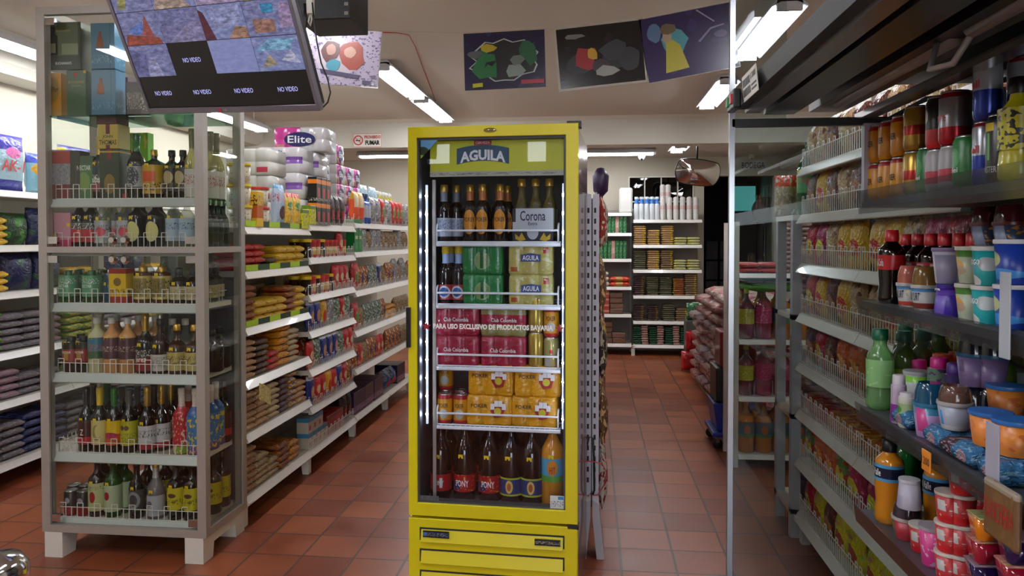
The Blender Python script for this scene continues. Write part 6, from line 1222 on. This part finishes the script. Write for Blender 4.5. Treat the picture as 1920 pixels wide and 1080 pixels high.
for (i, j), (bgk, shp) in views.items():
    X0, Z0 = x0+i*cw+.001, zb+j*chh+.001; w_, h_ = cw-.002, chh-.002
    cv = MB().box(X0, X0+w_, .0028, .0038, Z0, Z0+h_).build('camera_view', V[bgk], screen)
    for k, (pl, c) in enumerate(shp): MB().prism([(X0+a_*w_, Z0+b_*h_) for a_, b_ in pl], 'y', .0022-k*.0003, .0028-k*.0003).build('picture_shape', scr(100+i*10+j*3+k, c, (mixc(c, 1.35), mixc(c, .6))), tv)
TX = mat('screen_text', '8084b8', .4, emit=.5, ecol=lin('9a9cd0')[:3])
for i, j in ((0, 0), (1, 0), (2, 0), (3, 0), (1, 1)): link('lettering', txt('NO VIDEO', .078, .015, TX, bold=.01), screen, (x0+(i+.5)*cw+.0, .003, zb+(j+.5)*chh-.004))
# bracket, box and cables
top = tv.matrix_world @ Vector((Wt/2, .05, Ht*.55))
br = thing('ceiling_bracket', 'black pole bracket holding the tilted screen', 'bracket', (top.x, top.y, top.z))
MB().bar((0, 0.01, 0), (.05, .20, .18), .02, 8).bar((.05, .20, .15), (.05, .20, 2.86-top.z), .022, 10).box(-.01, .11, .14, .26, 2.85-top.z, 2.868-top.z).build('arm', BLACK, br)
bxx = thing('equipment_box', 'black vented equipment box hung under the ceiling', 'box', (Xat(620, 2.95), 2.95, 2.395))
MB().box(-.14, .085, 0, .25, .0, .47).build('housing', mat('box_black', '141214', .5), bxx, .004)
q = MB()
for i in range(12): q.box(.062, .078, -.002, 0.0, .015+i*.037, .029+i*.037)
q.build('vent_slots', mat('vent_light', '8c8478', .6), bxx)
t = thing('power_adapter', 'white plug adapter hanging beside the screen', 'adapter', (Xat(584, 2.8), 2.8, 2.37))
MB().box(-.012, .014, -.012, .012, 0, .06).build('plug', WHITE, t, .003)
MB().tube([(0, 0, .005), (-.005, -.005, -.03), (.0, 0, -.045), (.006, 0, -.02), (.004, 0, .0)], .003, 6).build('cable', WHITE, t); MB().tube([(0, 0, .06), (.0, .0, .25), (.01, .05, .49)], .004, 6).build('lead', WHITE, t)
t = thing('black_cable', 'long black cable looping from the box behind the screen', 'cable', (0, 2.75, 0))
f_ = lambda u, v: (Xat(u, 2.75), 0, Zat(v, Xat(u, 2.75), 2.75))
MB().tube([f_(*p_) for p_ in ((588, 8), (591, 40), (596, 80), (604, 120), (616, 150), (621, 175), (616, 193), (606, 203), (598, 207))], .003, 6).build('cable', BLACK, t)
MB().tube([f_(*p_) for p_ in ((574, 10), (575, 40), (573, 62), (568, 75))], .006, 6).build('cable', BLACK, t)
# ------------------------------------------------------------------ hanging picture bags (plain generic pictures)
PY = 4.0
def pic(label, u, v, w, h, roll, bgc, shapes, border=0):
    x = Xat(u, PY); t = thing('poster_bag', label, 'poster', (x, PY, Zat(v, x, PY)))
    t.rotation_euler = (0, R(-roll), 0); t['group'] = 'picture bags strung below the ceiling'
    MB().box(-w/2-border, w/2+border, -.002, .002, -h/2-border, h/2+border).build('film', mat('bag_film', 'a8a094', .2, coat=.5, bump=.6, bscale=40), t)
    MB().box(-w/2, w/2, -.0035, -.002, -h/2, h/2).build('picture', bgc, t)
    for i, (poly, c) in enumerate(shapes): MB().prism([(a*w/2, b*h/2) for a, b in poly][::-1], 'y', -.0045-i*.0004, -.0035).build('picture_shape', mat('pic_'+c, c, .3, coat=.4), t)
    # folded glossy film
    return t
def blob(cx, cy, rx, ry, seed, n=14, jag=.2):
    r_ = random.Random(seed); return [(cx+rx*(1+r_.uniform(-jag, jag))*math.cos(2*PI*i/n), cy+ry*(1+r_.uniform(-jag, jag))*math.sin(2*PI*i/n)) for i in range(n)]
pic('dark violet picture bag with green angular shapes', 946, 115, .437, .305, 1.5, pack('bgA', '221c38', [('spots', 5, .62, '2c2c54', 2)], .25),
    [(blob(.0, .0, .82, .78, 1, 20, .16), 'a8a8a8'), (blob(0, 0, .78, .74, 1, 20, .16), '14141a'), (blob(-.45, -.15, .3, .55, 3, 9, .3), '1c6034'), (blob(.6, .25, .22, .4, 4, 9, .3), '1a5030'), (blob(-.4, .45, .2, .14, 6, 7, .3), 'a08c1c'), (blob(.25, -.4, .26, .22, 5, 6, .2), '7c8480'), (blob(.32, .0, .16, .2, 15, 6, .2), '5c645c'), (blob(-.7, .25, .2, .14, 8, 8, .3), '4c5054'), ([(-.45, -.05), (-.2, .0), (-.3, -.2), (-.42, -.12), (-.5, -.25)], '0c0c10'), ([(.4, -.72), (.96, -.72), (.96, -.86), (.4, -.86)], '9a2838'), ([(-.8, -.78), (-.55, -.76), (-.55, -.9), (-.8, -.92)], 'a8a81c')])
pic('black picture bag with red and grey round shapes', 1125, 105, .447, .315, 5, pack('bgB', '1c1616', [('spots', 4, .66, '2a2022', 2)], .2),
    [(blob(-.5, -.25, .32, .34, 11, 14, .1), '242428'), (blob(.3, -.2, .3, .34, 12, 14, .1), '18181c'), (blob(.66, -.2, .26, .4, 13, 14, .12), '26262a'), (blob(-.35, -.1, .28, .42, 14, 9, .35), '8c1820'), (blob(-.2, .05, .14, .2, 16, 8, .3), 'b08818'), (blob(.3, .15, .3, .3, 17, 10, .3), '2a2c30'), (blob(.0, -.35, .24, .22, 18, 8, .3), '34202a'), (blob(.1, -.58, .3, .18, 19, 7, .3), '8c8a86'), (blob(-.6, .68, .2, .08, 20, 9, .5), '6c686c')], .012)
pic('purple picture bag with yellow and aqua gown-like shapes', 1290, 83, .47, .335, 9.5, pack('bgC', '2c1a48', [('spots', 3, .66, '36245a', 2)], .25),
    [(blob(-.72, .5, .16, .3, 21, 12, .1), '4a6488'), (blob(-.3, .15, .26, .45, 22, 11, .2), '3c8490'), ([(-.6, -.8), (-.08, -.75), (-.2, .0), (-.34, .2), (-.5, .15), (-.52, -.1)], 'a89c28'), (blob(-.46, .32, .1, .22, 24, 9, .2), 'a0886c'), (blob(-.42, .55, .2, .16, 25, 8, .3), '5c4c30'), ([(.2, .0), (.5, .35), (.8, .4), (.82, .36), (.52, .3), (.24, -.04)], '6c5c88'), ([(.25, .95), (.6, .5), (.62, .52), (.28, .97)], '8c80a4'), (blob(.7, .1, .14, .12, 27, 10, .1), '4a3a6c')], .004)
pic('pale speckled picture bag with two reddish brown rounded shapes', 642, 110, .43, .30, -5, pack('bgD', 'a094a8', [('spots', 26, .6, '584868', 2)], .3),
    [(blob(-.1, -.05, .62, .7, 31, 14, .15), 'b0a4ac'), (blob(.28, .1, .34, .5, 32, 11, .2), '8a3018'), (blob(.22, .2, .16, .2, 33, 9, .15), 'b08470'), (blob(-.3, .2, .25, .4, 34, 10, .2), '54302c'), (blob(-.28, .25, .13, .2, 35, 9, .15), 'a07868'), (blob(-.2, -.3, .2, .2, 36, 9, .2), '3c8090'), ([(-.55, -.45), (.5, -.6), (.5, -.75), (-.5, -.62)], '38304c'), ([(.6, -.78), (.92, -.8), (.92, -.94), (.6, -.92)], '34284c')], .004)
t = thing('hanging_string', 'thin clear string carrying the picture bags', 'string', (0, PY, 0))
g_ = lambda u, v: (Xat(u, PY), .004, Zat(v, Xat(u, PY), PY))
MB().tube([g_(*p_) for p_ in ((560, -12), (590, 52), (718, 60), (868, 64), (1022, 56), (1045, 58), (1200, 42), (1370, 8), (1400, -14))], .0012, 5).build('string', CLEAR, t)
t = thing('red_cable', 'thin red cable arcing down from the ceiling to the tube light', 'cable', (0, 0, 0))
def cp(u, v, Y): x = Xat(u, Y); return (x, Y, min(2.865, Zat(v, x, Y)))
MB().tube([cp(716, 63, 4.02), cp(745, 64, 4.4), cp(768, 68, 4.85), cp(780, 90, 5.2), cp(793, 125, 5.8), cp(808, 162, 6.6), cp(817, 190, 7.2)], .004, 6).build('cable', mat('redcable', 'a8281c', .5), t)
name_goods()
